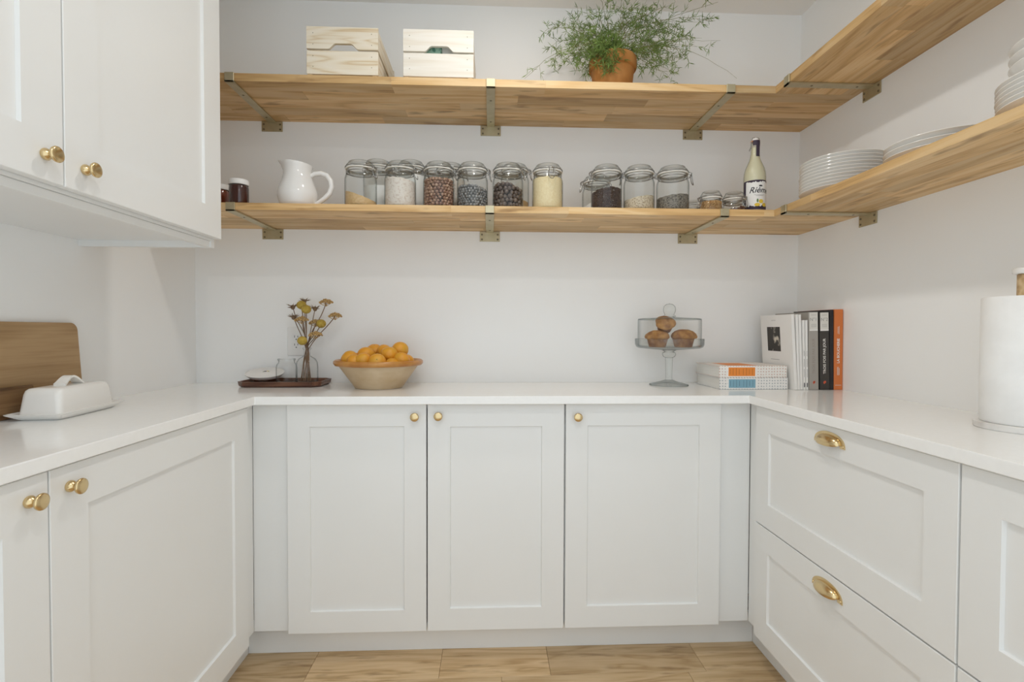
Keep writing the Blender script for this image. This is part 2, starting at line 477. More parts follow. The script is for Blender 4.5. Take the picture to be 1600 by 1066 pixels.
def shaker(name, parent, x, z, w, h, rail=.075):
    f, p = front_panel(w, h, rail)
    d = f.build(name, 'cabinet_paint', parent, (x, -.0205, z))
    p.build('panel', 'cabinet_paint', d)
    return d
def add_knob(door, x, z): link('knob', KNOB, door, (x, 0, z))
def carcass(parent, w, d, z0, z1, mats='cabinet_paint', bottom=None):
    t = .018; m = MB()
    zb = bottom if bottom else z0
    m.box(0, t, 0, d, z0, z1).box(w - t, w, 0, d, z0, z1).box(t, w - t, 0, d, zb, zb + t).box(t, w - t, 0, d, z1 - t, z1).box(t, w - t, d - .006, d, zb + t, z1 - t)
    return m.build('body', mats, parent)
DZ0, DZ1 = .1106, .8825
# back run
FY = -.3909
a = thing('base_cabinet', 'white two-door shaker base cabinet under the fruit bowl, brass knobs side by side', 'cabinet', (-.6762, FY, 0), 0)
carcass(a, .9320, .388, .111, .884)
d = shaker('door', a, .0020, DZ0, .4604, DZ1 - DZ0, .0735); add_knob(d, .4240, .843 - DZ0)
d = shaker('door', a, .4667, DZ0, .4626, DZ1 - DZ0, .0755); add_knob(d, .0374, .845 - DZ0)
MB().cbox(-.1190, -.0005, 0, .018, .1109, .884, .0006).build('filler', 'cabinet_paint', a)
a = thing('base_cabinet', 'white single-door shaker base cabinet under the glass cake stand, knob at its left', 'cabinet', (.2568, FY, 0), 0)
carcass(a, .5415, .388, .111, .884)
d = shaker('door', a, .0018, DZ0, .5379, DZ1 - DZ0, .0745); add_knob(d, .0386, .840 - DZ0)
MB().cbox(.5420, .6530, 0, .018, .1109, .884, .0006).build('filler', 'cabinet_paint', a)
# left run
a = thing('base_cabinet', 'white two-door base cabinet on the left under the butter dish', 'cabinet', (-.7947, -1.943, 0), pi / 2)
carcass(a, 1.474, .400, .111, .884)
d = shaker('door', a, .0020, DZ0, .7345, DZ1 - DZ0, .085); add_knob(d, .7345 - .040, .842 - DZ0)
d = shaker('door', a, .7400, DZ0, .7325, DZ1 - DZ0, .0855); add_knob(d, .0400, .843 - DZ0)
MB().cbox(1.4750, 1.5500, 0, .018, .1109, .884, .0006).build('filler', 'cabinet_paint', a)
# right run
def cup_handle(parent, x, z):
    A, Hh, D = .0435, .0205, .0225
    def dome(k, n=20, m=10):
        vs, fs = [], []
        for i in range(n + 1):
            u = pi * i / n
            for j in range(m + 1):
                v = R(112) * j / m
                s_ = max(sin(u), .02) ** .75
                vs.append((A * k * cos(u), -.001 - D * k * s_ * sin(v), Hh * k * s_ * cos(v)))
        for i in range(n):
            for j in range(m):
                p = i * (m + 1) + j; fs.append((p, p + 1, p + m + 2, p + m + 1))
        return vs, fs
    m = MB(); m.add(*dome(1)); m.add(*dome(.94))
    h = m.build('cup_handle', 'brass', parent, (x, 0, z), smooth=60)
    pl = []
    n = 28
    outer = [(.0595 * cos(pi * i / n), -.008 + .0350 * sin(pi * i / n) ** .75) for i in range(n + 1)]
    inner = [(.0425 * cos(pi * i / n), -.008 + .0260 * sin(pi * i / n) ** .75) for i in range(n + 1)]
    ring = outer + inner[::-1]
    fl = MB()
    vs = [(x_, y_, z_) for y_ in (-.0028, 0) for x_, z_ in ring]
    N = len(ring); fs = []
    for i in range(n):
        for o_, y_ in ((0, 0), (N, 1)):
            fs.append((o_ + i, o_ + i + 1, o_ + N - 2 - i, o_ + N - 1 - i))
    for i in range(N):
        j = (i + 1) % N; fs.append((i, j, N + j, N + i))
    fl.add(vs, fs)
    fl.build('flange', 'brass', parent, (x, 0, z), smooth=40)
    for sx in (-1, 1):
        MB().lathe([(0, .0045), (.0025, .0045), (.0034, .003), (.0034, 0)], 14, cx=sx * .0545, cz=-.0015, axis='-y').build('screw_head', 'brass', parent, (x, 0, z), smooth=40)
UR = .7425
labs = ['white two-drawer base cabinet by the book corner, both brass cup pulls in view', 'white two-drawer base cabinet on the right under the paper towel roll']
for k in range(2):
    a = thing('drawer_cabinet', labs[k], 'cabinet', (.9114, -.4640 - k * UR, 0), -pi / 2, 'drawer cabinets of the right run')
    carcass(a, UR - .0006, .400, .111, .884)
    for z0, z1, hz in ((.4965, DZ1, .842), (DZ0, .4925, .4475)):
        d = shaker('drawer', a, .0020, z0, UR - .0045, z1 - z0, .0775 if True else 0)
        cup_handle(d, (UR - .0045) / 2, hz - z0)
    if k == 0: MB().cbox(-.0728, -.0006, 0, .018, .1109, .884, .0006).build('filler', 'cabinet_paint', a)
# wall cabinet
a = thing('wall_cabinet', 'white two-door shaker wall cabinet hanging at upper left, brass knobs', 'cabinet', (-.8199, -1.694, 0), pi / 2)
m = carcass(a, 1.1230, .3775, 1.3741, 2.40, bottom=1.392)
MB().cbox(.0185, 1.1045, .004, .020, 1.3741, 1.3915, .0006).build('light_rail', 'cabinet_paint', a)
d = shaker('door', a, .0020, 1.4000, .5600, .985, .0850); add_knob(d, .5600 - .042, .0455)
d = shaker('door', a, .5655, 1.4000, .5575, .985, .0850); add_knob(d, .0450, .0455)
# worktop
o = MB().prism([(XL, 0), (XR, 0), (XR, -1.955), (XRF, -1.955), (XRF, YBF), (XLF, YBF), (XLF, -1.955), (XL, -1.955)], HB, H).build('countertop', 'quartz')
bv = o.modifiers.new('bevel', 'BEVEL'); bv.width = .0022; bv.segments = 2; bv.limit_method = 'ANGLE'
tag(o, 'continuous white quartz worktop running along all three sides', 'countertop')

# ------------------------------------------------------------------ shelves of glued oak staves
def shelf(label, loc, rz, L, D, zt, zb, n, seed):
    """local x along the length, local y = 0 at the front edge, growing to the wall"""
    rr = random.Random(seed)
    t = thing('wall_shelf', label, 'shelf', (loc[0], loc[1], zb), rz, 'oak shelves')
    w = D / n
    for i in range(n):
        x = 0; first = True
        while x < L - .02:
            l = rr.uniform(.15, .5) if first else rr.uniform(.35, .85); first = False
            if x + l > L - .18: l = L - x
            MB().cbox(-l / 2, l / 2, -w / 2, w / 2, 0, zt - zb, .0004).build('stave', 'oak_shelf', t, (x + l / 2, w * (i + .5), 0))
            x += l
    return t
shelf('long upper oak shelf on the back wall carrying crates and fern', (XL, -SD), 0, XR - XL, SD, Z1T, Z1, 5, 3)
shelf('long lower oak shelf on the back wall carrying the glass jars', (XL, -SD), 0, XR - XL, SD, Z2T, Z2, 5, 8)
shelf('upper oak shelf on the right wall, empty in view', (SRX, -SD - .0005), -pi / 2, 1.75, XR - SRX, Z1T, Z1, 5, 15)
shelf('lower oak shelf on the right wall carrying white plate stacks', (SRX, -SD - .0005), -pi / 2, 1.75, XR - SRX, Z2T, Z2, 5, 21)

def bracket(label, x, y, rz, zb, th, depth):
    """local: wall plane at y=0, shelf front at y=-depth, arm under the shelf"""
    t = thing('shelf_bracket', label, 'bracket', (x, y, zb), rz, 'brass shelf brackets')
    h = .0155
    MB().cbox(-h, h, -depth - .0055, -.0004, -.0062, -.0004, .0008).build('arm', 'bracket_brass', t)
    m = MB().cbox(-h, h, -depth - .0055, -depth - .0005, -.0062, th + .0005, .0008)
    m.build('lip', 'bracket_brass', t)
    MB().cbox(-.0415, .0415, -.0045, -.0004, -.0420, -.0010, .0006).build('wall_plate', 'bracket_brass', t)
    for sx in (-1, 1):
        for z in (-.0135, -.0335):
            MB().lathe([(0, .0022), (.0028, .002), (.0040, .0004), (.0040, 0)], 12, cx=sx * .0325, cy=-.0045, cz=z, axis='-y').build('screw', 'screw', t, smooth=40)
    for yy in (-.055, -depth * .72):
        MB().lathe([(0, -.0076), (.0030, -.0074), (.0042, -.0062)], 12, cy=yy).build('screw', 'screw', t, smooth=40)
for k, x in enumerate((-.8860, .0008, .8610)):
    bracket(['brass bracket under the upper back shelf beside the wall cabinet', 'brass bracket under the middle of the upper back shelf', 'brass bracket under the upper back shelf right of the fern'][k], (-.8860, .0008, .8500)[k], 0, 0, Z1, Z1T - Z1, SD)
for k, x in enumerate((-.8860, -.0020, .8330)):
    bracket(['brass bracket under the lower back shelf beside the wall cabinet', 'brass bracket under the middle of the lower back shelf below the jars', 'brass bracket under the lower back shelf near the lemonade bottle'][k], x, 0, 0, Z2, Z2T - Z2, SD)
bracket('brass bracket under the upper right shelf by the corner', XR, -.4130, -pi / 2, Z1, Z1T - Z1, XR - SRX)
bracket('brass bracket under the lower right shelf by the corner', XR, -.4050, -pi / 2, Z2, Z2T - Z2, XR - SRX)
# ==MORE==
# ------------------------------------------------------------------ crates on the upper shelf
def crate(label, x0, mat, w=.2432, h=.168, d=.300, y0=-.333):
    """slatted pine crate, handle end facing -Y"""
    t = thing('wooden_crate', label, 'crate', (x0, y0, Z1T), 0, 'pine crates on the upper shelf')
    th = .011; z0 = .0065; mid = .090
    def end(y, front):
        hx = w / 2 + (.003)
        lo = MB().cbox(0, w, 0, th, z0, mid - .003, .0012)
        hi_poly = [(0, mid + .003), (hx - .052, mid + .003), (hx - .046, mid + .005), (hx - .032, mid + .0195), (hx - .026, mid + .022), (hx + .026, mid + .022), (hx + .032, mid + .0195), (hx + .046, mid + .005), (hx + .052, mid + .003), (w, mid + .003), (w, h), (0, h)]
        hi = MB().prism(hi_poly, 0, th).map(lambda x, y_, z: (x, th - z, y_))
        lo.build('end_board', mat, t, (0, y, 0)); hi.build('end_board', mat, t, (0, y, 0))
    end(0, True); end(d - th, False)
    for sx in (0, 1):
        for za, zb in ((z0 + .002, mid - .006), (mid + .006, h - .004)):
            m = MB().cbox(0, d - 2 * th - .001, 0, .008, za, zb, .001)
            m.build('side_board', mat, t, ((.009 if sx == 0 else w - .001), th + .0005, 0), pi / 2)
    for i in range(3):
        bw = (w - .034) / 3
        m = MB().cbox(0, d - 2 * th - .001, 0, bw - .006, z0, z0 + .008, .001)
        m.build('base_board', mat, t, (.017 + (i + 1) * bw - .003, th + .0005, 0), pi / 2)
    for sx in (.0035, w - .0195):
        for yy in (.002, d - .018):
            MB().cbox(sx, sx + .016, yy, yy + .016, 0, z0 - .0003, .0005).build('foot', 'post_wood', t)
    for xx in (.022, w - .022):
        for zz in (.032, .068, .108, .146):
            MB().lathe([(0, .0012), (.0013, .0008), (.0014, 0)], 8, cx=xx, cz=zz, axis='-y').build('nail', 'screw', t)
    return t
crate('pale pine crate with strong grain, the one nearer the wall cabinet', -.6313, 'pine')
c2 = crate('whitish pine crate nearer the fern, green packets showing in its handle hole', -.3024, 'pine_pale')
for k, (x, w) in enumerate(((-.2350, .062), (-.1280, .05))):
    o = MB().cbox(0, w, 0, .03, 0, .125, .002).build('paper_packet', 'patterned_paper', None, (x, -.305, Z1T + .0150))
    tag(o, ['green patterned packet inside the whitish crate, left one', 'green patterned packet inside the whitish crate, right one'][k], 'packet', 'packets in the crate')
o = MB().cbox(0, .040, 0, .02, 0, .122, .002).build('paper_packet', 'book_cream', None, (-.1705, -.300, Z1T + .0150))
tag(o, 'pale grey packet between the two green ones inside the whitish crate', 'packet', 'packets in the crate')

# ------------------------------------------------------------------ asparagus fern
PX, PY = .457, -.215
t = thing('potted_fern', 'asparagus fern with wiry needle foliage in a terracotta pot on the upper shelf', 'plant', (PX, PY, Z1T))
MB().lathe([(0, 0), (.066, 0), (.069, .003), (.079, .097), (.085, .099), (.088, .103), (.0885, .136), (.086, .140), (.080, .140), (.078, .136), (.076, .120), (0, .120)], 44).build('pot', 'terracotta', t, smooth=40)
MB().lathe([(.0755, .121), (.05, .126), (0, .129)], 24).build('soil', 'soil', t, smooth=60)
TIPS = [(0.224, 2.249), (0.253, 2.306), (0.297, 2.267), (0.357, 2.317), (0.394, 2.27), (0.335, 2.361), (0.381, 2.372), (0.471, 2.37), (0.527, 2.329), (0.564, 2.347), (0.584, 2.311), (0.613, 2.288), (0.649, 2.378), (0.674, 2.338), (0.716, 2.33), (0.776, 2.288), (0.81, 2.311), (0.737, 2.249), (0.757, 2.184), (0.822, 2.169), (0.712, 2.243), (0.669, 2.103), (0.615, 2.149), (0.572, 2.234), (0.545, 2.274), (0.239, 2.135), (0.205, 2.224), (0.418, 2.206), (0.467, 2.236), (0.341, 2.109), (0.273, 2.207), (0.297, 2.172), (0.59, 2.18), (0.566, 2.143), (0.689, 2.134), (0.249, 2.107), (0.726, 2.147), (0.503, 2.273), (0.454, 2.308), (0.614, 2.204),
        (.27, 2.12), (.255, 2.15), (.64, 2.06), (.66, 2.12), (.60, 2.16), (.30, 2.14), (.76, 2.22), (.80, 2.24), (.70, 2.20), (.62, 2.08),
        (.36, 2.22), (.33, 2.25), (.40, 2.17), (.43, 2.15), (.55, 2.30), (.60, 2.12), (.665, 2.065), (.31, 2.21)]
fr = random.Random(11)
def spike(mb, p, dirv, l, w, mi):
    dirv = dirv.normalized()
    a = dirv.cross(Vector((.3, .2, 1))); 
    if a.length < .05: a = dirv.cross(Vector((1, 0, 0)))
    a.normalize(); b = dirv.cross(a)
    q = p + dirv * l * .5
    vs = [p + a * w * .5, p - a * w * .25 + b * w * .43, p - a * w * .25 - b * w * .43,
          q + a * w, q - a * w * .5 + b * w * .86, q - a * w * .5 - b * w * .86, p + dirv * l]
    mb.add(vs, [(0, 1, 4, 3), (1, 2, 5, 4), (2, 0, 3, 5), (3, 4, 6), (4, 5, 6), (5, 3, 6)], mi)
def rv(r): return Vector((r.uniform(-1, 1), r.uniform(-1, 1), r.uniform(-1, 1)))
def sprig(mb, p, d, l, r):
    """branchlet with star tufts of needles"""
    q = p; d = d.normalized()
    n = max(2, int(l / .019))
    for i in range(n):
        q2 = q + (d + rv(r) * .30).normalized() * (l / n)
        spike(mb, q, q2 - q, (q2 - q).length * 1.15, .0007, 1)
        q = q2
        for _ in range(r.randint(3, 5)):
            nd_ = (d * .7 + rv(r)).normalized()
            spike(mb, q, nd_, r.uniform(.016, .030), .0012, 0)
def frond(tip, base, seed, dens=1., lift=.06):
    r = random.Random(seed)
    B, T = Vector(base), Vector(tip)
    span = (T - B).length
    c1 = B + Vector(((T.x - B.x) * .12, (T.y - B.y) * .2, max(.05, (T.z - B.z) * .75) + lift * .6))
    c2 = B + (T - B) * .62 + Vector((0, 0, lift * 1.0))
    pts = []
    n = 14
    for i in range(n + 1):
        s = i / n
        p = B * (1 - s) ** 3 + c1 * 3 * s * (1 - s) ** 2 + c2 * 3 * s * s * (1 - s) + T * s ** 3
        if 0 < i: p = p + rv(r) * .004
        p.y = min(p.y, -.02); p.z = min(p.z, ZC - .03)
        pts.append(p)
    mb = MB()
    mb.tube([tuple(p) for p in pts], [.0013 - .0009 * i / n for i in range(n + 1)], 4, 1)
    for i in range(6 if dens < 1.2 else 3, n + 1):
        if r.random() > .62 * dens: continue
        d = pts[i] - pts[i - 1]
        for _ in range(r.randint(1, 2)):
            dd = d.normalized() * .7 + rv(r) * .9
            p = pts[i]
            e = p + dd.normalized() * .05
            if e.y > -.02: dd.y = -abs(dd.y)
            sprig(mb, p, dd, r.uniform(.025, .055), r)
    off = Vector((PX, PY, Z1T))
    mb.v = [tuple(Vector(v) - off) for v in mb.v]
    # keep the foliage clear of the wall and resting above the shelf
    mb.v = [(v[0], min(v[1], -PY - .008), v[2] if v[1] + PY < -SD else max(v[2], .003)) for v in mb.v]
    mb.build('frond', ['needle_green', 'fern_stem'], t, recalc=False)
for k, (x, z) in enumerate(TIPS):
    a = fr.uniform(0, 2 * pi); rr = fr.uniform(0, .05)
    yb = fr.uniform(-.32, -.08)
    low = z < 2.17
    if low: yb = fr.uniform(-.33, -.24)
    frond((x, yb, z), (PX + rr * cos(a), PY + rr * sin(a), Z1T + .125), 100 + k, 1. if k % 4 else .75, .03 if (z > 2.3 or z < 2.19) else .08)
for k in range(13):   # bushy middle that spills over the pot rim
    a = fr.uniform(pi * 1.0, pi * 1.55)
    frond((PX - .02 + .085 * cos(a), PY + .085 * sin(a) - .012, Z1T + fr.uniform(.075, .15)), (PX + .02 * cos(a), PY + .02 * sin(a), Z1T + .125), 300 + k, 1.5, .05)
frond((.120, -.335, 2.012), (PX - .03, PY, Z1T + .125), 401, .22, .10)
frond((.879, -.330, 2.035), (PX + .04, PY, Z1T + .125), 402, .18, .10)

# ------------------------------------------------------------------ swing-top jars
def wire_parts(t, r, zg, loop=True):
    """steel wires: neck band, lid band, hinge, clasp loop facing -Y"""
    w = .0015
    m = MB()
    n = 28
    m.tube([(r * .90 * cos(2 * pi * i / n), r * .90 * sin(2 * pi * i / n), zg - .010) for i in range(n)], w, 6, closed=True)
    m.build('neck_wire', 'steel', t, smooth=60)
    m = MB()
    m.tube([(r * .965 * cos(2 * pi * i / n), r * .965 * sin(2 * pi * i / n), zg + .0075) for i in range(n)], w, 6, closed=True)
    y = r * .97
    for s in (-1, 1):    # hinge coil at the back
        m.tube([(s * .006, y, zg + .0075), (s * .007, y + .008, zg + .004), (s * .007, y + .008, zg - .006), (s * .006, y - .004, zg - .010)], w, 6)
    m.build('lid_wire', 'steel', t, smooth=60)
    m = MB()
    y = -r * .97
    q = [(-.011, y, zg + .0075), (-.012, y - .009, zg + .004), (-.012, y - .010, zg - .012), (-.010, y - .013, zg - .028), (-.004, y - .016, zg - .036), (.004, y - .016, zg - .036), (.010, y - .013, zg - .028), (.012, y - .010, zg - .012), (.012, y - .009, zg + .004), (.011, y, zg + .0075)]
    m.tube(q, w, 6)
    m.tube([(-.008, y, zg - .010), (-.0085, y - .008, zg - .006), (-.006, y - .010, zg + .004), (.006, y - .010, zg + .004), (.0085, y - .008, zg - .006), (.008, y, zg - .010)], w, 6)
    m.build('clasp_wire', 'steel', t, smooth=60)

def jar(label, x, y, r=.0555, h=.180, rot=0, group='swing-top jars on the lower shelf', z=Z2T):
    t = thing('glass_jar', label, 'jar', (x, y, z), rot, group)
    g = h - .031                        # gasket height
    b = MB().lathe([(0, .004), (r * .80, .002), (r * .93, .001), (r * .985, .006), (r, .013), (r, g - .040), (r * .985, g - .030), (r * .93, g - .020), (r * .865, g - .013), (r * .845, g - .007), (r * .89, g - .004), (r * .91, g - .0015), (r * .88, g), (r * .80, g)], 40)
    b.build('glass_body', 'glass', t, smooth=50)
    MB().lathe([(0, .0052), (r * .90, .0052), (r * .95, .009)], 40).build('glass_base', 'glass_rim', t, smooth=50)
    MB().lathe([(r * .80, g), (r * .955, g), (r * .965, g + .0014), (r * .955, g + .0028), (r * .80, g + .0028)], 40).build('gasket', 'gasket', t, smooth=50)
    MB().lathe([(r * .80, g + .003), (r * .93, g + .003), (r * .955, g + .006), (r * .945, g + .011), (r * .88, g + .017), (r * .80, g + .0215), (r * .76, g + .0265), (r * .68, g + .0285), (r * .60, g + .0265), (0, g + .025)], 40).build('lid', 'glass', t, smooth=50)
    MB().lathe([(r * .78, g + .002), (r * .76, g - .010), (r * .70, g - .0145), (0, g - .0155)], 32).build('lid_plug', 'glass_clear', t, smooth=50)
    wire_parts(t, r, g)
    return t
def powder(name, label, cat, x, y, r, h, mat, slope=0, sdir=0, seed=1, z=Z2T):
    """level or heaped fine filling"""
    rr = random.Random(seed); n = 36; rad = r * .955
    def top(px, py): return h * (1 + slope * (px * cos(sdir) + py * sin(sdir)) / rad) + .0012 * sin(px * 210 + seed) * cos(py * 190) - .10 * h * (px * px + py * py) / (rad * rad) * .3
    m = MB(); rings = []
    P = [(rad * .97, 0)]
    vs = [(0, 0, .006)]; fs = []
    def ring(rd, zf):
        o = len(vs)
        for i in range(n):
            a = 2 * pi * i / n; px, py = rd * cos(a), rd * sin(a)
            vs.append((px, py, zf(px, py)))
        return list(range(o, o + n))
    R0 = ring(rad * .93, lambda a, b: .006); R1 = ring(rad, lambda a, b: .014)
    seq = [R0, R1]
    for k in range(1, 7): seq.append(ring(rad, lambda a, b, k=k: .014 + (max(top(a, b), .016) - .014) * k / 6))
    for k in (.85, .6, .3): seq.append(ring(rad * k, lambda a, b: max(top(a, b), .016)))
    c = len(vs); vs.append((0, 0, top(0, 0)))
    for i in range(n): fs.append((0, R0[(i + 1) % n], R0[i])); fs.append((seq[-1][i], seq[-1][(i + 1) % n], c))
    for a, b in zip(seq, seq[1:]):
        for i in range(n): j = (i + 1) % n; fs.append((a[i], a[j], b[j], b[i]))
    m.add(vs, fs)
    o = m.build(name, mat, None, (x, y, z), smooth=60)
    return tag(o, label, cat, None, 'stuff')
def pieces(name, label, cat, x, y, r, h, mat, pr, slope=0, sdir=0, seed=1, dome=.0, core=None, z=Z2T, sq=(1, 1, 1)):
    """countless round pieces: a heap of little balls"""
    rr = random.Random(seed); rad = r * .955 - pr * .9
    m = MB()
    def top(px, py): return h * (1 + slope * (px * cos(sdir) + py * sin(sdir)) / rad) + dome * (1 - (px * px + py * py) / (rad * rad))
    st = pr * 1.72
    zz = .006 + pr; lay = 0
    while zz < h * (1 + abs(slope)) + dome + pr:
        for ring in (1.0, .72, .42, .1):
            nn = max(1, int(2 * pi * rad * ring / st))
            for i in range(nn):
                a = 2 * pi * (i + .5 * (lay % 2) + rr.uniform(-.18, .18)) / nn
                px, py = rad * ring * cos(a), rad * ring * sin(a)
                tp = top(px, py)
                if zz > tp: continue
                if ring < 1 and zz < tp - 3 * pr: continue
                s = pr * rr.uniform(.86, 1.10)
                m.sphere((px, py, zz + rr.uniform(-.2, .2) * pr), s, 1, 0, sq)
        zz += st * .86; lay += 1
    o = m.build(name, mat, None, (x, y, z), smooth=80)
    return tag(o, label, cat, None, 'stuff')

JY = -.262
J = [  # x, clasp rotation, label
    (-.4660, R(62), 'swing-top glass jar one third full of brown sugar, nearest the pitcher'),
    (-.3250, R(66), 'swing-top glass jar filled with pinkish-white flakes'),
    (-.1865, R(70), 'swing-top glass jar full of reddish-brown nuts'),
    (-.0650, R(78), 'swing-top glass jar of small grey beans'),
    (.0640, R(55), 'swing-top glass jar of large dark brown balls'),
    (.2090, R(6), 'swing-top glass jar full of yellow grain, clasp facing front'),
    (.4265, R(-80), 'swing-top glass jar of almost black nibs'),
    (.5470, R(-92), 'swing-top glass jar one third full of beige grain'),
    (.6730, R(80), 'swing-top glass jar half full of grey seeds'),
]
for x, ro, lab in J:
    jar(lab, x, JY, .0560 if x < .6 else .0585, .170, ro)
powder('brown_sugar', 'brown sugar heaped against one side of the first jar', 'sugar', J[0][0], JY, .056, .046, 'brown_sugar', -.42, R(-10), 1)
powder('oat_flakes', 'pinkish-white flakes nearly filling the second jar', 'flakes', J[1][0], JY, .056, .104, 'oat_flakes', -.06, R(20), 2)
pieces('nuts', 'reddish-brown nuts filling the third jar to the neck', 'nuts', J[2][0], JY, .056, .104, 'hazelnut', .0074, 0, 0, 3, .006)
pieces('grey_beans', 'small grey beans filling half the fourth jar', 'beans', J[3][0], JY, .056, .080, 'grey_bean', .0064, -.05, 0, 4, .004)
pieces('dark_balls', 'large dark brown balls filling the fifth jar', 'sweets', J[4][0], JY, .056, .088, 'dark_berry', .0096, -.10, 0, 5, .006)
powder('yellow_grain', 'fine yellow grain filling the jar whose clasp faces front', 'grain', J[5][0], JY, .056, .118, 'couscous', 0, 0, 6)
pieces('dark_nibs', 'almost black nibs heaped in the jar right of the gap', 'nibs', J[6][0], JY, .056, .078, 'cocoa_nib', .0036, .08, 0, 7, .012)
powder('beige_grain', 'beige grain in the bottom third of its jar', 'grain', J[7][0], JY, .056, .052, 'grain_seed', .16, 0, 8)
powder('grey_seeds', 'grey seeds filling half of the wide jar', 'seeds', J[8][0], JY, .0585, .060, 'grey_seed', .10, 0, 9)
# back row, taller
BY = -.115
B = [(-.4360, .0560, .222, R(75), 'tall swing-top jar of white flour standing behind the brown sugar jar'),
     (-.3080, .0560, .222, R(80), 'tall swing-top jar of white flour standing behind the flakes jar'),
     (-.1560, .0560, .214, R(80), 'swing-top jar of pale grain half hidden behind the nut jar'),
     (.0960, .0560, .216, R(70), 'swing-top jar of orange lentils half hidden behind the dark ball jar'),
     (.4200, .0560, .176, R(-75), 'swing-top jar of white powder half hidden behind the black nib jar')]
for x, r, h, ro, lab in B: jar(lab, x, BY, r, h, ro)
powder('white_flour', 'white flour in the tall jar behind the brown sugar jar', 'flour', B[0][0], BY, .056, .120, 'white_flour', 0, 0, 11)
powder('white_flour', 'white flour in the tall jar behind the flakes jar', 'flour', B[1][0], BY, .056, .165, 'white_flour', 0, 0, 12)
powder('pale_grain', 'pale grain in the jar behind the nut jar', 'grain', B[2][0], BY, .056, .150, 'oat_flakes', 0, 0, 13)
powder('orange_lentils', 'orange lentils in the jar behind the dark balls', 'lentils', B[3][0], BY, .056, .075, 'brown_sugar', -.1, 0, 14)
powder('white_powder', 'white powder sloping in the jar behind the black nibs', 'powder', B[4][0], BY, .056, .080, 'white_flour', .35, 0, 15)
# small jars
SJ = [(.8170, -.262, .0405, .084, R(-75), 'small swing-top jar of golden granola'),
      (.9050, -.262, .0410, .081, R(20), 'small swing-top jar nearly empty with dark pieces beside the bottle'),
      (.7900, -.150, .0400, .076, R(-80), 'small swing-top jar of dark seeds peeking out behind the granola jar')]
for x, y, r, h, ro, lab in SJ: jar(lab, x, y, r, h, ro, 'small swing-top jars')
pieces('granola', 'golden granola filling the small jar', 'granola', SJ[0][0], -.262, .0405, .042, 'granola', .0030, 0, 0, 16, .003)
pieces('dark_chips', 'few dark pieces on one side of the small jar by the bottle', 'chips', SJ[1][0], -.262, .041, .018, 'dark_chip', .0055, .5, 0, 17)
powder('dark_seeds', 'dark seeds in the small jar behind the granola', 'seeds', SJ[2][0], -.150, .040, .040, 'grey_seed', 0, 0, 18)

# ------------------------------------------------------------------ jam jars, pitcher, bottle
for x, y, mat, lab in ((-.8870, -.280, 'jam', 'small jar of dark jam with white lid, nearer the pitcher'),
                       (-.9880, -.210, 'jam_red', 'small jar of reddish jam with white lid, half hidden by the wall cabinet')):
    t = thing('jam_jar', lab, 'jar', (x, y, Z2T), 0, 'jam jars')
    r = .0320
    MB().lathe([(0, .001), (r * .9, .001), (r, .006), (r, .066), (r * .96, .071), (r * .90, .074)], 32).build('glass_body', 'glass', t, smooth=50)
    MB().lathe([(0, .004), (r * .88, .004), (r * .96, .008), (r * .96, .066), (r * .88, .072), (0, .072)], 32).build('jam', mat, t, smooth=50)
    MB().lathe([(r * .93, .074), (r * 1.02, .0745), (r * 1.03, .077), (r * 1.02, .090), (r * .96, .0925), (0, .0925)], 36).build('lid', 'white_plastic', t, smooth=40)
t = thing('pitcher', 'glossy white ceramic pitcher with loop handle beside the jars', 'pitcher', (-.6920, -.255, Z2T))
def spout(x, y, z):
    k = max(0, (z - .105) / .062)
    if k > 0 and x < 0:
        f = max(0, -x / .052) ** 3 * max(0, 1 - (abs(y) / .03)) 
        x -= .024 * k * k * max(0, 1 - abs(y) / .032) * (1 if x < -.01 else 0); z += .007 * k * max(0, 1 - abs(y) / .032) * (1 if x < -.01 else 0)
    z -= x * .14 * k
    return x, y, z
zs = .945
prof = [(0, .003), (.047, .003), (.050, .0), (.054, .002), (.062, .018), (.0685, .045), (.0680, .062), (.061, .085), (.0525, .108), (.048, .125), (.047, .140), (.0485, .155), (.052, .166), (.0515, .1685), (.049, .167), (.0455, .153), (.044, .135), (.046, .118), (.055, .09), (.063, .06), (.06, .03), (.045, .010), (0, .009)]
MB().lathe([(a_, b_ * zs) for a_, b_ in prof], 56, fn=spout).build('body', 'white_glaze', t, smooth=60)
hp = [(.044, 0, .124), (.062, 0, .134), (.084, 0, .137), (.104, 0, .128), (.117, 0, .108), (.120, 0, .085), (.113, 0, .062), (.098, 0, .044), (.080, 0, .030), (.062, 0, .018)]
MB().tube([(a_, b_, c_ * zs) for a_, b_, c_ in hp], [.0075, .0085, .009, .009, .009, .009, .009, .0085, .008, .0075], 14).build('handle', 'white_glaze', t, smooth=60)

t = thing('lemonade_bottle', 'tall swing-top bottle of cloudy lemonade with a white and dark label', 'bottle', (.9890, -.250, Z2T))
br = .0385
bp = [(0, .004), (br * .8, .003), (br * .94, .001), (br, .007), (br, .140), (br * .97, .155), (br * .86, .172), (br * .66, .190), (br * .48, .207), (br * .385, .228), (br * .35, .250), (br * .36, .262), (br * .40, .264), (br * .40, .270), (br * .34, .272), (0, .272)]
MB().lathe(bp, 40).build('glass_body', 'bottle_glass', t, smooth=50)
MB().lathe([(0, .006)] + [(a * .93, b_) for a, b_ in bp[2:11]] + [(0, .246)], 40).build('drink', 'lemonade', t, smooth=50)
MB().lathe([(0, .2725), (br * .33, .2725), (br * .34, .278), (br * .30, .284), (br * .15, .287), (0, .2875)], 24).build('stopper', 'white_ceramic', t, smooth=50)
MB().lathe([(br * .34, .2715), (br * .42, .2725), (br * .42, .2755), (br * .34, .2765)], 24).build('seal_ring', 'stopper_orange', t, smooth=50)
m = MB()
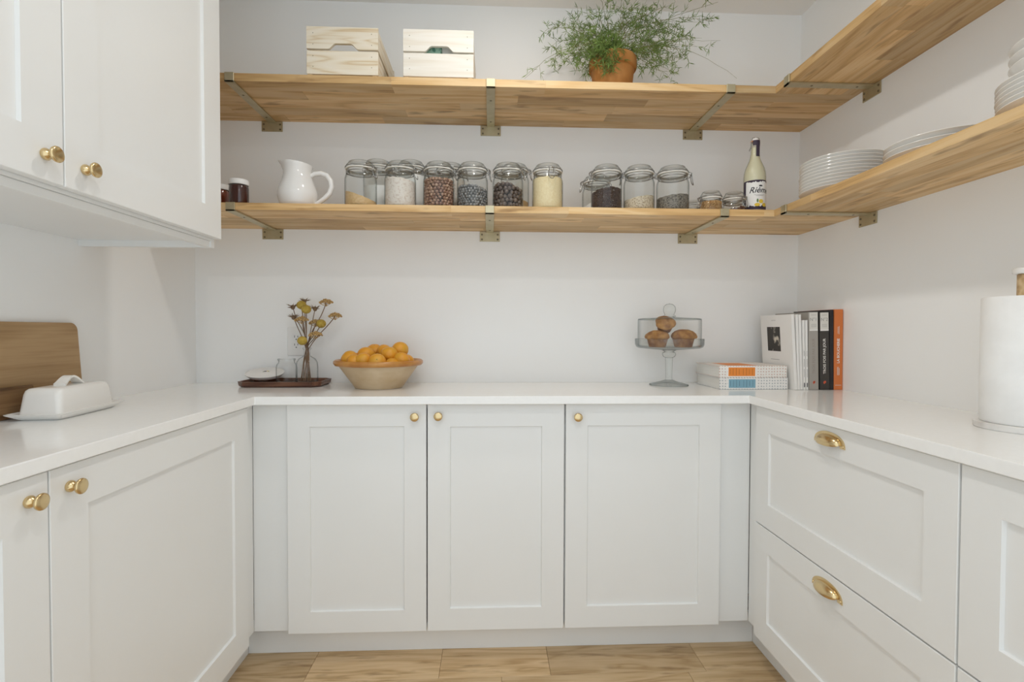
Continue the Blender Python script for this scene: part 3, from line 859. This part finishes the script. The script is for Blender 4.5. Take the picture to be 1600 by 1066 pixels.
for s in (-1, 1):
    m.tube([(s * .004, -.004, .288), (s * .012, -.004, .286), (s * .0165, -.003, .270), (s * .0165, 0, .252), (s * .0155, 0, .246)], .0010, 6)
m.tube([(-.0165, 0, .252), (-.025, -.006, .240), (-.027, -.010, .234), (-.022, -.012, .244), (-.0165, -.004, .262)], .0010, 6)
m.build('wire_bail', 'steel', t, smooth=60)
def wrap(vs, r, zc, a0):      # flat (x,y) onto the cylinder, a0 = angle of the middle
    return [(r * cos(a0 + x / r), r * sin(a0 + x / r), zc + y) for x, y, *_ in vs]
AC = R(-98)
def patch(poly_x0, poly_x1, z0, z1, rough=0, seed=0, n=26):
    rr = random.Random(seed); vs, fs = [], []
    for i in range(n + 1):
        x = poly_x0 + (poly_x1 - poly_x0) * i / n
        vs += [(x, z0 + rr.uniform(-rough, rough)), (x, z1 + rr.uniform(-rough, rough))]
    for i in range(n): fs.append((2 * i, 2 * i + 2, 2 * i + 3, 2 * i + 1))
    return vs, fs
lab = MB(); vs, fs = patch(-.062, .062, .014, .122); lab.add(wrap(vs, br + .0004, 0, AC), fs)
lb_o = lab.build('label', 'label_dark', t, smooth=60)
lab = MB(); vs, fs = patch(-.046, .058, .027, .115, .003, 5); lab.add(wrap(vs, br + .0008, 0, AC), fs); lab.build('label_paper', 'label_white', lb_o, smooth=60)
vs, fs = text_mb('Rième', .030, .35, .0003)
MB().add(wrap(vs, br + .0012, .084, AC + .12), fs).build('lettering', 'ink', lb_o, recalc=False)
vs, fs = [], []
def ell(cx, cy, rx, ry, n=18): return [(cx + rx * cos(2 * pi * i / n), cy + ry * sin(2 * pi * i / n)) for i in range(n)], [tuple(range(n))]
for cx, cy, rx, ry, mt in ((.008, .043, .009, .0075, 'lemon'), (-.006, .031, .010, .006, 'lemon'), (.022, .031, .010, .007, 'lemon'), (-.005, .046, .003, .007, 'leaf_print'), (.006, .100, .007, .003, 'ink')):
    v_, f_ = ell(cx, cy, rx, ry); MB().add(wrap(v_, br + .0013, 0, AC + .05), f_).build('printed_mark', mt, lb_o, recalc=False)
for zc, wd in ((.067, .020), (.0635, .014)):
    v_, f_ = patch(-wd, wd, zc - .0005, zc + .0005, 0, 0, 8); MB().add(wrap(v_, br + .0012, 0, AC + .12), f_).build('small_print', 'ink_grey', lb_o, recalc=False)
v_, f_ = patch(-.008, .008, .215, .262, 0, 0, 8)
MB().add(wrap(v_, br * .44, 0, AC + .35), f_).build('neck_strap', 'label_dark', t, smooth=60)
v_, f_ = patch(-.017, .012, .256, .275, .0, 1, 10)
MB().add(wrap(v_, br * .445, 0, AC + .2), f_).build('neck_strap', 'label_dark', t, smooth=60)

# ------------------------------------------------------------------ plates and bowls on the right shelf
def plate_mesh(r, h, th=.0045):
    k = h / .024
    return MB().lathe([(0, .0035), (r * .50, .0035), (r * .56, .0), (r * .60, .0), (r * .64, .004), (r * .80, .011 * k), (r * .97, h - .003), (r, h - .0012), (r * .998, h), (r * .97, h - .0002), (r * .80, .011 * k + th), (r * .66, .0085), (r * .5, .0075), (0, .0075)], 64).mesh('plate', 'white_ceramic', 50)
def stack(label, n, r, h, sp, x, y, z, group):
    me = plate_mesh(r, h)
    words = ['bottom', 'second from bottom', 'third from bottom', 'fourth from bottom', 'fifth from bottom', 'fifth from top', 'fourth from top', 'third from top', 'second from top', 'top']
    rr = random.Random(n)
    for i in range(n):
        w = words[i] if i < (n + 1) // 2 else words[10 - (n - i)]
        o = link('plate', me, None, (x + rr.uniform(-.001, .001), y + rr.uniform(-.001, .001), z + i * sp), 0)
        tag(o, label % w, 'plate', group)
stack('white dinner plate, %s of the stack next to the corner bracket', 10, .127, .026, .0105, 1.160, -.490, Z2T + .0005, 'dinner plates in the corner stack')
stack('white wide plate, %s of the short middle stack', 3, .128, .026, .0145, 1.178, -.842, Z2T + .0005, 'wide plates in the middle stack')
stack('white plate, %s of the stack under the bowls', 6, .127, .026, .0100, 1.166, -1.165, Z2T + .0005, 'plates under the bowls')
bm_ = MB().lathe([(0, .004), (.042, .004), (.046, 0), (.050, 0), (.054, .006), (.085, .026), (.104, .046), (.108, .0505), (.1075, .052), (.105, .0515), (.101, .047), (.083, .030), (.052, .011), (0, .009)], 64).mesh('bowl', 'white_ceramic', 50)
for i in range(3):
    o = link('bowl', bm_, None, (1.166, -1.165, Z2T + .0605 + i * .0195))
    tag(o, 'white bowl, %s of three stacked on the plates' % ('lowest', 'middle', 'uppermost')[i], 'bowl', 'white bowls on the plate stack')

# ------------------------------------------------------------------ left worktop: boards, butter dish
t = thing('cutting_board', 'large dark wooden board leaning against the left wall', 'board', (-1.1680, -.929, H), pi / 2)
def lean_board(w, h, th, r):
    pts = rrect(w, h, r, 6, 0, 0, h / 2)
    return MB().loft([[(x, th * k, y) for x, y, _ in pts] for k in (0, 1)])
bo = lean_board(.630, .2365, .0105, .022).build('board', 'walnut_board', t, smooth=30)
bo.rotation_euler = (R(-4.0), 0, 0)
t2 = thing('wooden_board', 'low thick wooden board standing behind the butter dish', 'board', (-1.1510, -1.060, H), pi / 2)
bo2 = MB().cbox(-.27, .27, 0, .0125, 0, .0775, .003).build('board', 'walnut_dark', t2)
bo2.rotation_euler = (R(-1.5), 0, 0)

t = thing('butter_dish', 'white porcelain butter dish with arched lid handle on the left worktop', 'butter dish', (-1.0880, -.765, H), R(6))
secs = [rrect(.090, .208, .012, 4, .0), rrect(.096, .214, .014, 4, .0015), rrect(.123, .256, .010, 4, .0145), rrect(.124, .258, .010, 4, .0165), rrect(.119, .252, .010, 4, .0170), rrect(.094, .212, .014, 4, .0075)]
MB().loft(secs).build('dish', 'white_ceramic', t, smooth=35)
secs = [rrect(.094, .208, .012, 5, .0100), rrect(.0925, .2060, .012, 5, .020), rrect(.086, .1955, .014, 5, .060), rrect(.082, .190, .015, 5, .0690), rrect(.074, .181, .015, 5, .0735), rrect(.052, .160, .015, 5, .0755)]
ld_ = MB().loft(secs).build('lid', 'white_ceramic', t, smooth=35)
hp = []
m = MB(); n = 14; secs = []
for i in range(n + 1):
    s = i / n; y = -.034 + .068 * s
    z = .0750 + .0185 * sin(pi * s) ** 1.3
    th = .0028; wd = .010 + .004 * abs(2 * s - 1)
    secs.append([(-wd, y, z), (wd, y, z), (wd, y, z + .0055), (-wd, y, z + .0055)])
m.loft(secs).build('handle', 'white_ceramic', ld_, smooth=50)

# ------------------------------------------------------------------ wooden tray with small things
t = thing('tray', 'small dark wooden tray with cut corners on the back worktop', 'tray', (-.7990, -.0985, H), 0)
def octo(w, d, c, z): return [(w / 2 - c, -d / 2, z), (w / 2, -d / 2 + c, z), (w / 2, d / 2 - c, z), (w / 2 - c, d / 2, z), (-w / 2 + c, d / 2, z), (-w / 2, d / 2 - c, z), (-w / 2, -d / 2 + c, z), (-w / 2 + c, -d / 2, z)]
MB().loft([octo(.292, .154, .022, 0), octo(.308, .170, .026, .006), octo(.314, .176, .028, .0215), octo(.304, .166, .027, .0215), octo(.290, .152, .022, .0075)]).build('tray_body', 'tray_wood', t)
TZ = H + .0077
t = thing('oval_dish', 'small cream oval dish with a flower motif propped tilted on the tray', 'dish', (-.8950, -.0780, TZ + .0022), 0)
def oval(x, y, z): return x * 1.10, y * .74, z
DT = R(19)
def tilt(o): o.rotation_euler = (DT, 0, 0); o.location = (0, -.030, .002); return o
tilt(MB().lathe([(0, .0), (.045, .0), (.058, .006), (.0680, .017), (.0690, .0200), (.0680, .0210), (.060, .0200), (.030, .0215), (0, .0220)], 40, fn=oval).map(lambda x, y, z: (x, y + .051, z)).build('dish', 'white_glaze', t, smooth=50))
for cx, cy, rx, ry, mt in ((.0, 0, .006, .004, 'label_dark'), (.008, .003, .004, .003, 'lemon'), (-.006, -.003, .003, .003, 'leaf_print'), (.014, -.001, .004, .002, 'leaf_print')):
    v_, f_ = ell(cx, cy + .058, rx, ry, 12); tilt(MB().add([(a_, b_, .0224) for a_, b_ in v_], f_).build('flower_motif', mt, t, recalc=False))
t = thing('glass_pot', 'small wide-mouthed clear glass jar on the tray', 'jar', (-.7900, -.1150, TZ))
r = .0385
MB().lathe([(0, .003), (r * .9, .001), (r, .008), (r, .064), (r * .93, .076), (r * .78, .082), (r * .76, .088), (r * .84, .0935), (r * .86, .096), (r * .82, .098), (r * .74, .096), (r * .72, .088)], 40).build('glass_body', 'glass_clear', t, smooth=50)
MB().lathe([(0, .006), (r * .88, .006), (r * .95, .012)], 36).build('glass_base', 'glass_rim', t, smooth=50)
t = thing('glass_vase', 'clear glass bottle vase holding dried flowers on the tray', 'vase', (-.7120, -.1150, TZ))
r = .0410
MB().lathe([(0, .003), (r * .9, .001), (r, .008), (r, .068), (r * .95, .084), (r * .75, .098), (r * .42, .106), (r * .28, .112), (r * .27, .132), (r * .36, .135), (r * .39, .138), (r * .36, .141), (r * .25, .141)], 40).build('glass_body', 'glass_clear', t, smooth=50)
MB().lathe([(0, .006), (r * .88, .006), (r * .95, .012)], 36).build('glass_base', 'glass_rim', t, smooth=50)
VX, VY, VZ = -.7120, -.1150, TZ
def flower(kind, x, z, y, label, seed, base=None):
    r_ = random.Random(seed)
    t = thing('dried_flower', label, 'flower', (VX, VY, VZ + .012), 0, 'dried flowers in the vase')
    a = r_.uniform(0, 2 * pi)
    hx, hy, hz = x - VX, y - VY, z - VZ - .012
    nk = r_.uniform(-.006, .006), r_.uniform(-.005, .005)
    bx = -hx * .35 + r_.uniform(-.012, .012); bx = max(-.028, min(.028, bx))
    P = [(bx, r_.uniform(-.015, .015), 0), (bx * .5 + nk[0] * .5, nk[1] * .5, .065), (nk[0], nk[1], .118), (nk[0] + hx * .28, nk[1] + hy * .3, .118 + (hz - .118) * .36), (hx * .72, hy * .7, .118 + (hz - .118) * .72), (hx, hy, hz)]
    # smooth
    Q = []
    for i in range(len(P) - 1):
        p0 = Vector(P[max(i - 1, 0)]); p1 = Vector(P[i]); p2 = Vector(P[i + 1]); p3 = Vector(P[min(i + 2, len(P) - 1)])
        for k in range(4):
            s = k / 4
            Q.append(.5 * ((2 * p1) + (p2 - p0) * s + (2 * p0 - 5 * p1 + 4 * p2 - p3) * s * s + (-p0 + 3 * p1 - 3 * p2 + p3) * s ** 3))
    Q.append(Vector(P[-1]))
    Q = [q if q.z > .10 else Vector((q.x, q.y, q.z)) for q in Q]
    MB().tube([tuple(q) for q in Q], .0018 if kind != 'thistle' else .0016, 6).build('stem', 'stem_dry', t, smooth=60)
    m = MB()
    if kind == 'ball':
        vs, fs = ICO[3]
        m.add([(hx + v[0] * .0185, hy + v[1] * .0185, hz + v[2] * .0170) for v in vs], fs)
        m.build('flower_head', 'billy_yellow', t, smooth=80)
    elif kind == 'yarrow':
        for i in range(34):
            d = (i / 34) ** .5; w = i * 2.4
            px, py = .0255 * d * cos(w), .0255 * d * sin(w)
            m.sphere((hx + px, hy + py, hz + .012 - .013 * d * d + r_.uniform(-.0015, .0015)), r_.uniform(.0036, .0052), 1)
            if i % 3 == 0: m.tube([(hx, hy, hz - .014), (hx + px, hy + py, hz + .008 - .013 * d * d)], .0008, 3)
        m.build('flower_head', 'yarrow', t, smooth=80)
    else:
        m.sphere((hx, hy, hz), .0085, 2, 0, (1, 1, 1.15))
        for i in range(16):
            w = i * 2.4; e = r_.uniform(-.1, .9)
            d = Vector((cos(w), sin(w), e))
            spike(m, Vector((hx, hy, hz)) + d.normalized() * .004, d, r_.uniform(.018, .026), .0015, 0)
        m.build('flower_head', 'thistle', t)
FL = [('ball', -.7373, 1.2288, -.100, 'yellow ball dried flower, topmost of the yellow balls'),
      ('ball', -.7102, 1.2114, -.125, 'yellow ball dried flower just below the topmost one'),
      ('ball', -.6621, 1.1562, -.100, 'yellow ball dried flower on the side nearer the fruit bowl'),
      ('ball', -.7170, 1.0904, -.150, 'yellow ball dried flower hanging lowest, just above the vase mouth'),
      ('yarrow', -.6418, 1.2380, -.100, 'flat tan dried flower head standing highest beside the balls'),
      ('yarrow', -.6072, 1.1850, -.100, 'flat tan dried flower head reaching furthest toward the fruit bowl'),
      ('yarrow', -.7290, 1.1690, -.120, 'tan dried flower head under the yellow balls'),
      ('yarrow', -.6890, 1.1580, -.080, 'tan dried flower head behind the side yellow ball'),
      ('yarrow', -.6747, 1.1110, -.125, 'flat tan dried flower head low over the vase mouth'),
      ('thistle', -.7708, 1.2200, -.100, 'brown spiky dried thistle furthest toward the wall cabinet'),
      ('thistle', -.7340, 1.2440, -.080, 'brown spiky dried thistle peeking above the topmost yellow ball'),
      ('thistle', -.6920, 1.2150, -.080, 'brown spiky dried thistle behind the second yellow ball'),
      ('thistle', -.7640, 1.1800, -.110, 'small brown spiky dried thistle over the wall outlet')]
for k, f in enumerate(FL): flower(f[0], f[1], f[2], f[3], f[4], 50 + k)

# wall outlet
t = thing('wall_outlet', 'white double electrical outlet on the back wall behind the vase', 'outlet', (-.7930, 0, 1.0850))
MB().cbox(-.0365, .0365, -.0060, -.0004, -.0590, .0590, .002).build('cover_plate', 'white_plastic', t)
MB().cbox(-.0165, .0165, -.0078, -.0056, -.0335, .0335, .001).build('socket_insert', 'white_plastic', t)
for zc in (.0165, -.0165):
    for sx, hh in ((-.0065, .0042), (.0065, .0036)):
        MB().box(sx - .0011, sx + .0011, -.0081, -.0078, zc + .003 - hh, zc + .003 + hh).build('slot', 'socket_dark', t)
    MB().lathe([(0, .0003), (.0024, .0003), (.0024, 0)], 12, cy=-.0078, cz=zc - .0085, axis='-y').build('slot', 'socket_dark', t)

# ------------------------------------------------------------------ fruit bowl
BX, BYY = -.4220, -.1730
t = thing('fruit_bowl', 'wide earthenware bowl with glazed orange-brown rim holding oranges', 'bowl', (BX, BYY, H))
MB().lathe([(0, .004), (.078, .004), (.083, 0), (.088, .001), (.091, .006), (.150, .089), (.150, .094)], 64).build('body', 'bowl_clay', t, smooth=40)
MB().lathe([(.148, .0855), (.160, .0860), (.1655, .0930), (.1650, .1010), (.159, .1060), (.151, .1045), (.144, .094), (.090, .013), (0, .010)], 64).build('glazed_rim', 'bowl_rim', t, smooth=50)
OR = [(-.5190, -.2260, 1.0290, .033), (-.4900, -.2600, 1.0200, .030), (-.4580, -.2640, 1.0240, .031), (-.4060, -.2780, 1.0210, .0325), (-.3560, -.2550, 1.0060, .030), (-.3270, -.2280, 1.0250, .032),
      (-.4630, -.2040, 1.0430, .0330), (-.4480, -.1300, 1.0540, .0320), (-.4040, -.1560, 1.0510, .0320), (-.3760, -.2130, 1.0460, .0330), (-.3420, -.1750, 1.0620, .0320), (-.5150, -.1650, 1.0200, .031), (-.3180, -.1650, 1.0150, .030), (-.3600, -.0950, 1.0200, .031), (-.4250, -.0800, 1.0150, .031), (-.4900, -.0950, 1.0150, .031)]
ol = ['orange at the bowl rim nearest the tray', 'orange second along the front rim from the tray side', 'orange third along the front rim from the tray side', 'orange in the middle of the front rim', 'orange lowest at the front of the bowl, mostly sunk', 'mottled greenish orange at the bowl rim nearest the cake stand',
      'orange in the second layer on the tray side', 'orange on top of the pile toward the wall on the tray side', 'orange at the back of the pile between the two top ones', 'orange in the second layer with a dark calyx on top', 'orange crowning the pile on the cake stand side', 'orange half hidden at the tray side of the bowl', 'orange half hidden at the cake stand side of the bowl', 'orange hidden at the back of the bowl, cake stand side', 'orange hidden at the back of the bowl, middle', 'orange hidden at the back of the bowl, tray side']
for k, (x, y, z, r) in enumerate(OR):
    o = None
    vs, fs = ICO[3]
    m = MB()
    def shp(v):
        d = 1 - .13 * math.exp(-((v[0] ** 2 + v[1] ** 2) / .05)) * (1 if v[2] > 0 else 0)
        return (v[0] * r, v[1] * r, v[2] * r * .90 * d)
    t = thing('orange', ol[k], 'orange', (x, y, z - .005), k * 1.7, 'oranges in the bowl')
    pe = m.add([shp(v) for v in vs], fs).build('peel', 'orange_peel', t, smooth=80)
    c = MB().lathe([(.0045, r * .785), (.002, r * .80), (0, r * .81)], 6).build('calyx', 'orange_calyx', t)
    tl = [(.3, -.9), (.9, -.4), (1.2, .3), (.2, 1.1), (1.0, .2), (.9, .4), (.6, -.3), (.2, .2), (.4, .9), (.12, .1), (.5, -.8), (1, 1), (.4, 1), (.6, 0), (0, .6), (.4, .4)][k]
    t.rotation_euler = (tl[0], tl[1], k * 1.7)

# ------------------------------------------------------------------ cake stand with dome and muffins
CX, CY = .7160, -.1200
t = thing('cake_stand', 'footed clear glass cake stand with a shallow rimmed plate', 'cake stand', (CX, CY, H))
MB().lathe([(0, .012), (.012, .012), (.030, .0075), (.072, .0015), (.0745, 0), (.0745, .004), (.060, .0085), (.030, .0165), (.014, .0225), (.0125, .028)], 48).build('foot', 'glass_cake', t, smooth=50)
MB().lathe([(.0735, .0008), (.0760, .0015), (.0760, .0038), (.0735, .0045)], 48).build('foot_rim', 'glass_rim', t, smooth=50)
MB().lathe([(.0125, .028), (.0130, .060), (.0140, .100), (.016, .113)], 24).build('stem', 'glass', t, smooth=50)
MB().lathe([(.012, .110), (.022, .114), (.0265, .122), (.026, .130), (.018, .135), (.024, .139), (.030, .142)], 32).build('knop', 'glass', t, smooth=50)
MB().lathe([(.022, .141), (.060, .1445), (.118, .150), (.128, .1545), (.1325, .163), (.1335, .186), (.1320, .187), (.1305, .186), (.1295, .165), (.124, .157), (.115, .154), (0, .152)], 64).build('plate', 'glass_cake', t, smooth=50)
PZ = H + .155
t = thing('cake_dome', 'straight-sided clear glass dome with ball knob over the muffins', 'cake dome', (CX, CY, PZ + .0005))
MB().lathe([(.1205, 0), (.1220, .001), (.1225, .060), (.1225, .104), (.1210, .109), (.1150, .1115), (.060, .1145), (.022, .118), (.017, .122)], 64).build('glass_body', 'glass_cake', t, smooth=50)
MB().lathe([(.1185, .1065), (.1228, .1075), (.1205, .1105), (.117, .111)], 64).build('shoulder', 'glass_rim', t, smooth=50)
MB().lathe([(.020, .116), (.0245, .119), (.0235, .1235), (.018, .127), (.0195, .131), (.0235, .140), (.0245, .150), (.0215, .161), (.013, .169), (0, .172)], 36).build('knob', 'glass', t, smooth=50)
def muffin(label, x, y, z, rot, seed, s=1.):
    r_ = random.Random(seed)
    t = thing('muffin', label, 'muffin', (x, y, z), seed, 'muffins under the dome')
    def wob(k): 
        return lambda a, b, c: (a * (1 + k * sin(3 * math.atan2(b, a) + seed) + k * .6 * sin(7 * math.atan2(b, a))), b * (1 + k * sin(3 * math.atan2(b, a) + seed)), c + k * .02 * sin(5 * math.atan2(b, a) + c * 90))
    MB().lathe([(0, 0), (.030 * s, 0), (.033 * s, .002), (.041 * s, .034 * s)], 36, fn=wob(.012)).build('crumb', 'muffin_side', t, smooth=60)
    MB().lathe([(.040 * s, .033 * s), (.0475 * s, .036 * s), (.0490 * s, .042 * s), (.045 * s, .052 * s), (.034 * s, .061 * s), (.018 * s, .067 * s), (0, .069 * s)], 36, fn=wob(.06)).build('muffin_top', 'muffin_top', t, smooth=60)
    t.rotation_euler = rot
    return t
muffin('golden brown muffin under the dome on the fruit bowl side', CX - .054, CY - .020, PZ - .0015, (0, 0, .4), 1, .98)
muffin('golden brown muffin under the dome on the book side', CX + .050, CY - .018, PZ - .0015, (0, 0, 2.), 2, 1.03)
muffin('golden brown muffin lying tipped on top of the other two', CX - .020, CY + .002, PZ + .068, (R(35), R(-20), .3), 3, .80)

# ------------------------------------------------------------------ books
def rect_print(parent, name, mat, x0, x1, z0, z1, y): return MB().box(x0, x1, y - .0003, y, z0, z1).build(name, mat, parent)
def flat_book(label, x, y, z, w, d, h, rz, dots, lab, ink):
    t = thing('book', label, 'book', (x, y, z), rz, 'flat patterned books')
    c = .0028
    m = MB().cbox(0, w, 0, d, 0, c, .0005).cbox(0, w, 0, d, h - c, h, .0005).cbox(0, w, 0, c, c - .0002, h - c + .0002, .0004)
    co = m.build('cover', dots, t)
    MB().box(.004, w - .004, c + .0002, d - .004, c, h - c).build('pages', 'paper_edges', t)
    rect_print(co, 'label_border', 'paper', .031, .140, .002, h - .002, -.0001)
    lo = rect_print(co, 'spine_label', lab, .0345, .1365, .0055, h - .0055, -.0004)
    for i in range(16):
        xx = .040 + i * .0058 + (.004 if i > 7 else 0)
        if i in (7,): continue
        hgt = (.010, .014, .012)[i % 3]
        if i % 2 == 0: MB().box(xx, xx + .0012, -.0011, -.0008, h / 2 - hgt, h / 2 + hgt).build('print_line', ink, lo)
    MB().box(.045, .155, .02, d * .75, h, h + .0003).build('cover_label', lab, co)
    return t
flat_book('flat patterned book with blue spine label, lower of the two', .8560, -.2680, H + .0005, .2600, .215, .0435, 0, 'dots_blue', 'label_blue', 'ink_blue')
flat_book('flat patterned book with orange spine label, upper of the two', .8545, -.2680, H + .0445, .2590, .215, .0435, R(.4), 'dots_orange', 'label_orange', 'ink_rust')
def vtext(parent, s, size, x, z, y, mat, shear=0, thick=0, rot=True):
    """lettering on the spine, reading upward"""
    vs, fs = text_mb(s, size, shear, thick)
    if rot: P = [(x - b, y, z + a) for a, b, *_ in vs]
    else: P = [(x + a, y, z + b) for a, b, *_ in vs]
    return MB().add(P, fs).build('lettering', mat, parent, recalc=False)
def book(label, xb, xt, w, h, d, mat, pages='paper_edges', y=-.290, group=None):
    """standing book, spine toward -Y at y, leaning from xb at the foot to xt at the top"""
    t = thing('book', label, 'book', (xb, y, H + .0004), 0, group)
    c = .0022 if w > .012 else .0006
    m = MB().cbox(0, c, 0, d, 0, h, .0004).cbox(w - c, w, 0, d, 0, h, .0004).cbox(c - .0002, w - c + .0002, 0, c, 0, h, .0003)
    co = m.build('cover', mat, t)
    MB().box(c, w - c, c + .0002, d - .003, .003, h - .003).build('pages', pages, t)
    t.rotation_euler = (0, math.asin((xt - xb) / h), 0)
    return t, co
t, co = book('orange spined book standing against the right wall', 1.2790, 1.2765, .0330, .2995, .225, 'book_orange')
vtext(co, 'LA BOUCHERIE', .0135, .0165, .145, -.0003, 'book_white', 0, .0003)
for x, z, l in ((.014, .222, .026), (.0185, .222, .030), (.013, .070, .030), (.0165, .070, .032), (.020, .068, .026)):
    rect_print(co, 'small_print', 'book_cream', x - .0007, x + .0007, z - l / 2, z + l / 2, -.0002)
rect_print(co, 'small_print', 'book_cream', .005, .028, .0165, .0180, -.0002)
t, co = book('tall plain black book between the charcoal and orange books', 1.2640, 1.2585, .0140, .298, .225, 'book_black')
t, co = book('charcoal spined book with white lettering and a pale number two label', 1.2270, 1.2190, .0360, .2890, .22, 'book_charcoal')
rect_print(co, 'number_label', 'book_cream', .003, .0345, .2190, .2870, -.0001)
vtext(co, 'N°2', .0165, .0185, .2610, -.0006, 'ink_grey', 0, 0, False)
for z in (.2780, .243, .2385, .234): rect_print(co, 'small_print', 'ink_grey', .009, .029, z - .0005, z + .0005, -.0004)
rect_print(co, 'label_stripe', 'book_white', .003, .0345, .2200, .2240, -.0004)
vtext(co, 'TROIS FOIS PAR JOUR', .0135, .018, .125, -.0003, 'book_cream', 0, .0003)
for cx, cz, rx, rz_ in ((.016, .027, .0035, .0055), (.0195, .029, .0035, .0045)):
    v_, f_ = ell(cx, cz, rx, rz_, 14); MB().add([(a_, -.0004, b_) for a_, b_ in v_], f_).build('logo', 'logo_red', co, recalc=False)
t, co = book('grey spined book with a pale number one label', 1.1855, 1.1780, .0355, .2890, .22, 'book_grey')
rect_print(co, 'number_label', 'book_cream', .003, .0340, .2190, .2870, -.0001)
vtext(co, 'N°1', .0165, .0180, .2610, -.0006, 'ink_grey', 0, 0, False)
for z in (.2780, .243, .2385, .234): rect_print(co, 'small_print', 'ink_grey', .009, .029, z - .0005, z + .0005, -.0004)
rect_print(co, 'label_stripe', 'book_white', .003, .0340, .2200, .2240, -.0004)
vtext(co, 'TROIS FOIS PAR JOUR', .0135, .018, .125, -.0003, 'book_taupe', 0, .0001)
for cx, cz, rx, rz_ in ((.017, .027, .003, .0055), (.0200, .029, .003, .0045)):
    v_, f_ = ell(cx, cz, rx, rz_, 14); MB().add([(a_, -.0004, b_) for a_, b_ in v_], f_).build('logo', 'logo_red', co, recalc=False)
mg = [('thin white magazine beside the grey book', 1.1745, 1.1675, .0085, .2590), ('thin white magazine second from the grey book', 1.1640, 1.1560, .0085, .2590), ('tall thin white book third from the grey book', 1.1530, 1.1415, .0090, .2800), ('tall thin white book next to the white book with the photo', 1.1425, 1.1300, .0090, .2805)]
for k, (l_, xb, xt, w, h) in enumerate(mg):
    t, co = book(l_, xb, xt, w, h, .205, 'book_white', 'paper', -.288, 'thin white magazines')
    if k < 2:
        rect_print(co, 'small_print', 'ink', .003, .0062, .010, .026, -.0002)
        for z, l in ((.062, .03), (.10, .03), (.135, .02)): rect_print(co, 'small_print', 'ink_grey', .0042, .0054, z - l / 2, z + l / 2, -.0002)
t, co = book('white book showing a small dark photo on its cover', 1.1300, 1.1120, .0110, .2815, .215, 'book_white', 'paper', -.290)
# cover faces -X: print laid on the x = 0 side
MB().box(-.0004, -.0001, .0780, .1680, .1400, .2350).build('cover_photo', 'cover_photo', co)
MB().box(-.0003, -.0001, .090, .150, .1070, .1085).build('small_print', 'ink_grey', co)
MB().box(-.0003, -.0001, .105, .135, .2600, .2612).build('small_print', 'ink_grey', co)

# ------------------------------------------------------------------ paper towel
TX, TY = 1.2000, -1.0440
t = thing('paper_towel_holder', 'paper towel stand with round marble base and wooden post', 'towel holder', (TX, TY, H))
MB().lathe([(0, 0), (.0885, 0), (.0905, .002), (.0905, .0125), (.0885, .0145), (0, .0145)], 64).build('base', 'marble', t, smooth=40)
MB().lathe([(.0195, .0145), (.0215, .016), (.0215, .346), (.0195, .3475)], 32).build('post', 'post_wood', t, smooth=40)
MB().lathe([(0, .3476), (.0280, .3476), (.0295, .3500), (.0295, .358), (.0275, .3605), (0, .3605)], 36).build('cap', 'marble', t, smooth=40)
o = MB().lathe([(.0235, 0), (.0785, 0), (.0805, .003), (.0808, .140), (.0805, .279), (.0785, .2815), (.0235, .2815), (.0235, 0)], 64).build('paper_towel_roll', 'paper_roll', None, (TX, TY, H + .0150), smooth=40)
tag(o, 'thick roll of white paper towel standing on the marble base', 'paper roll')
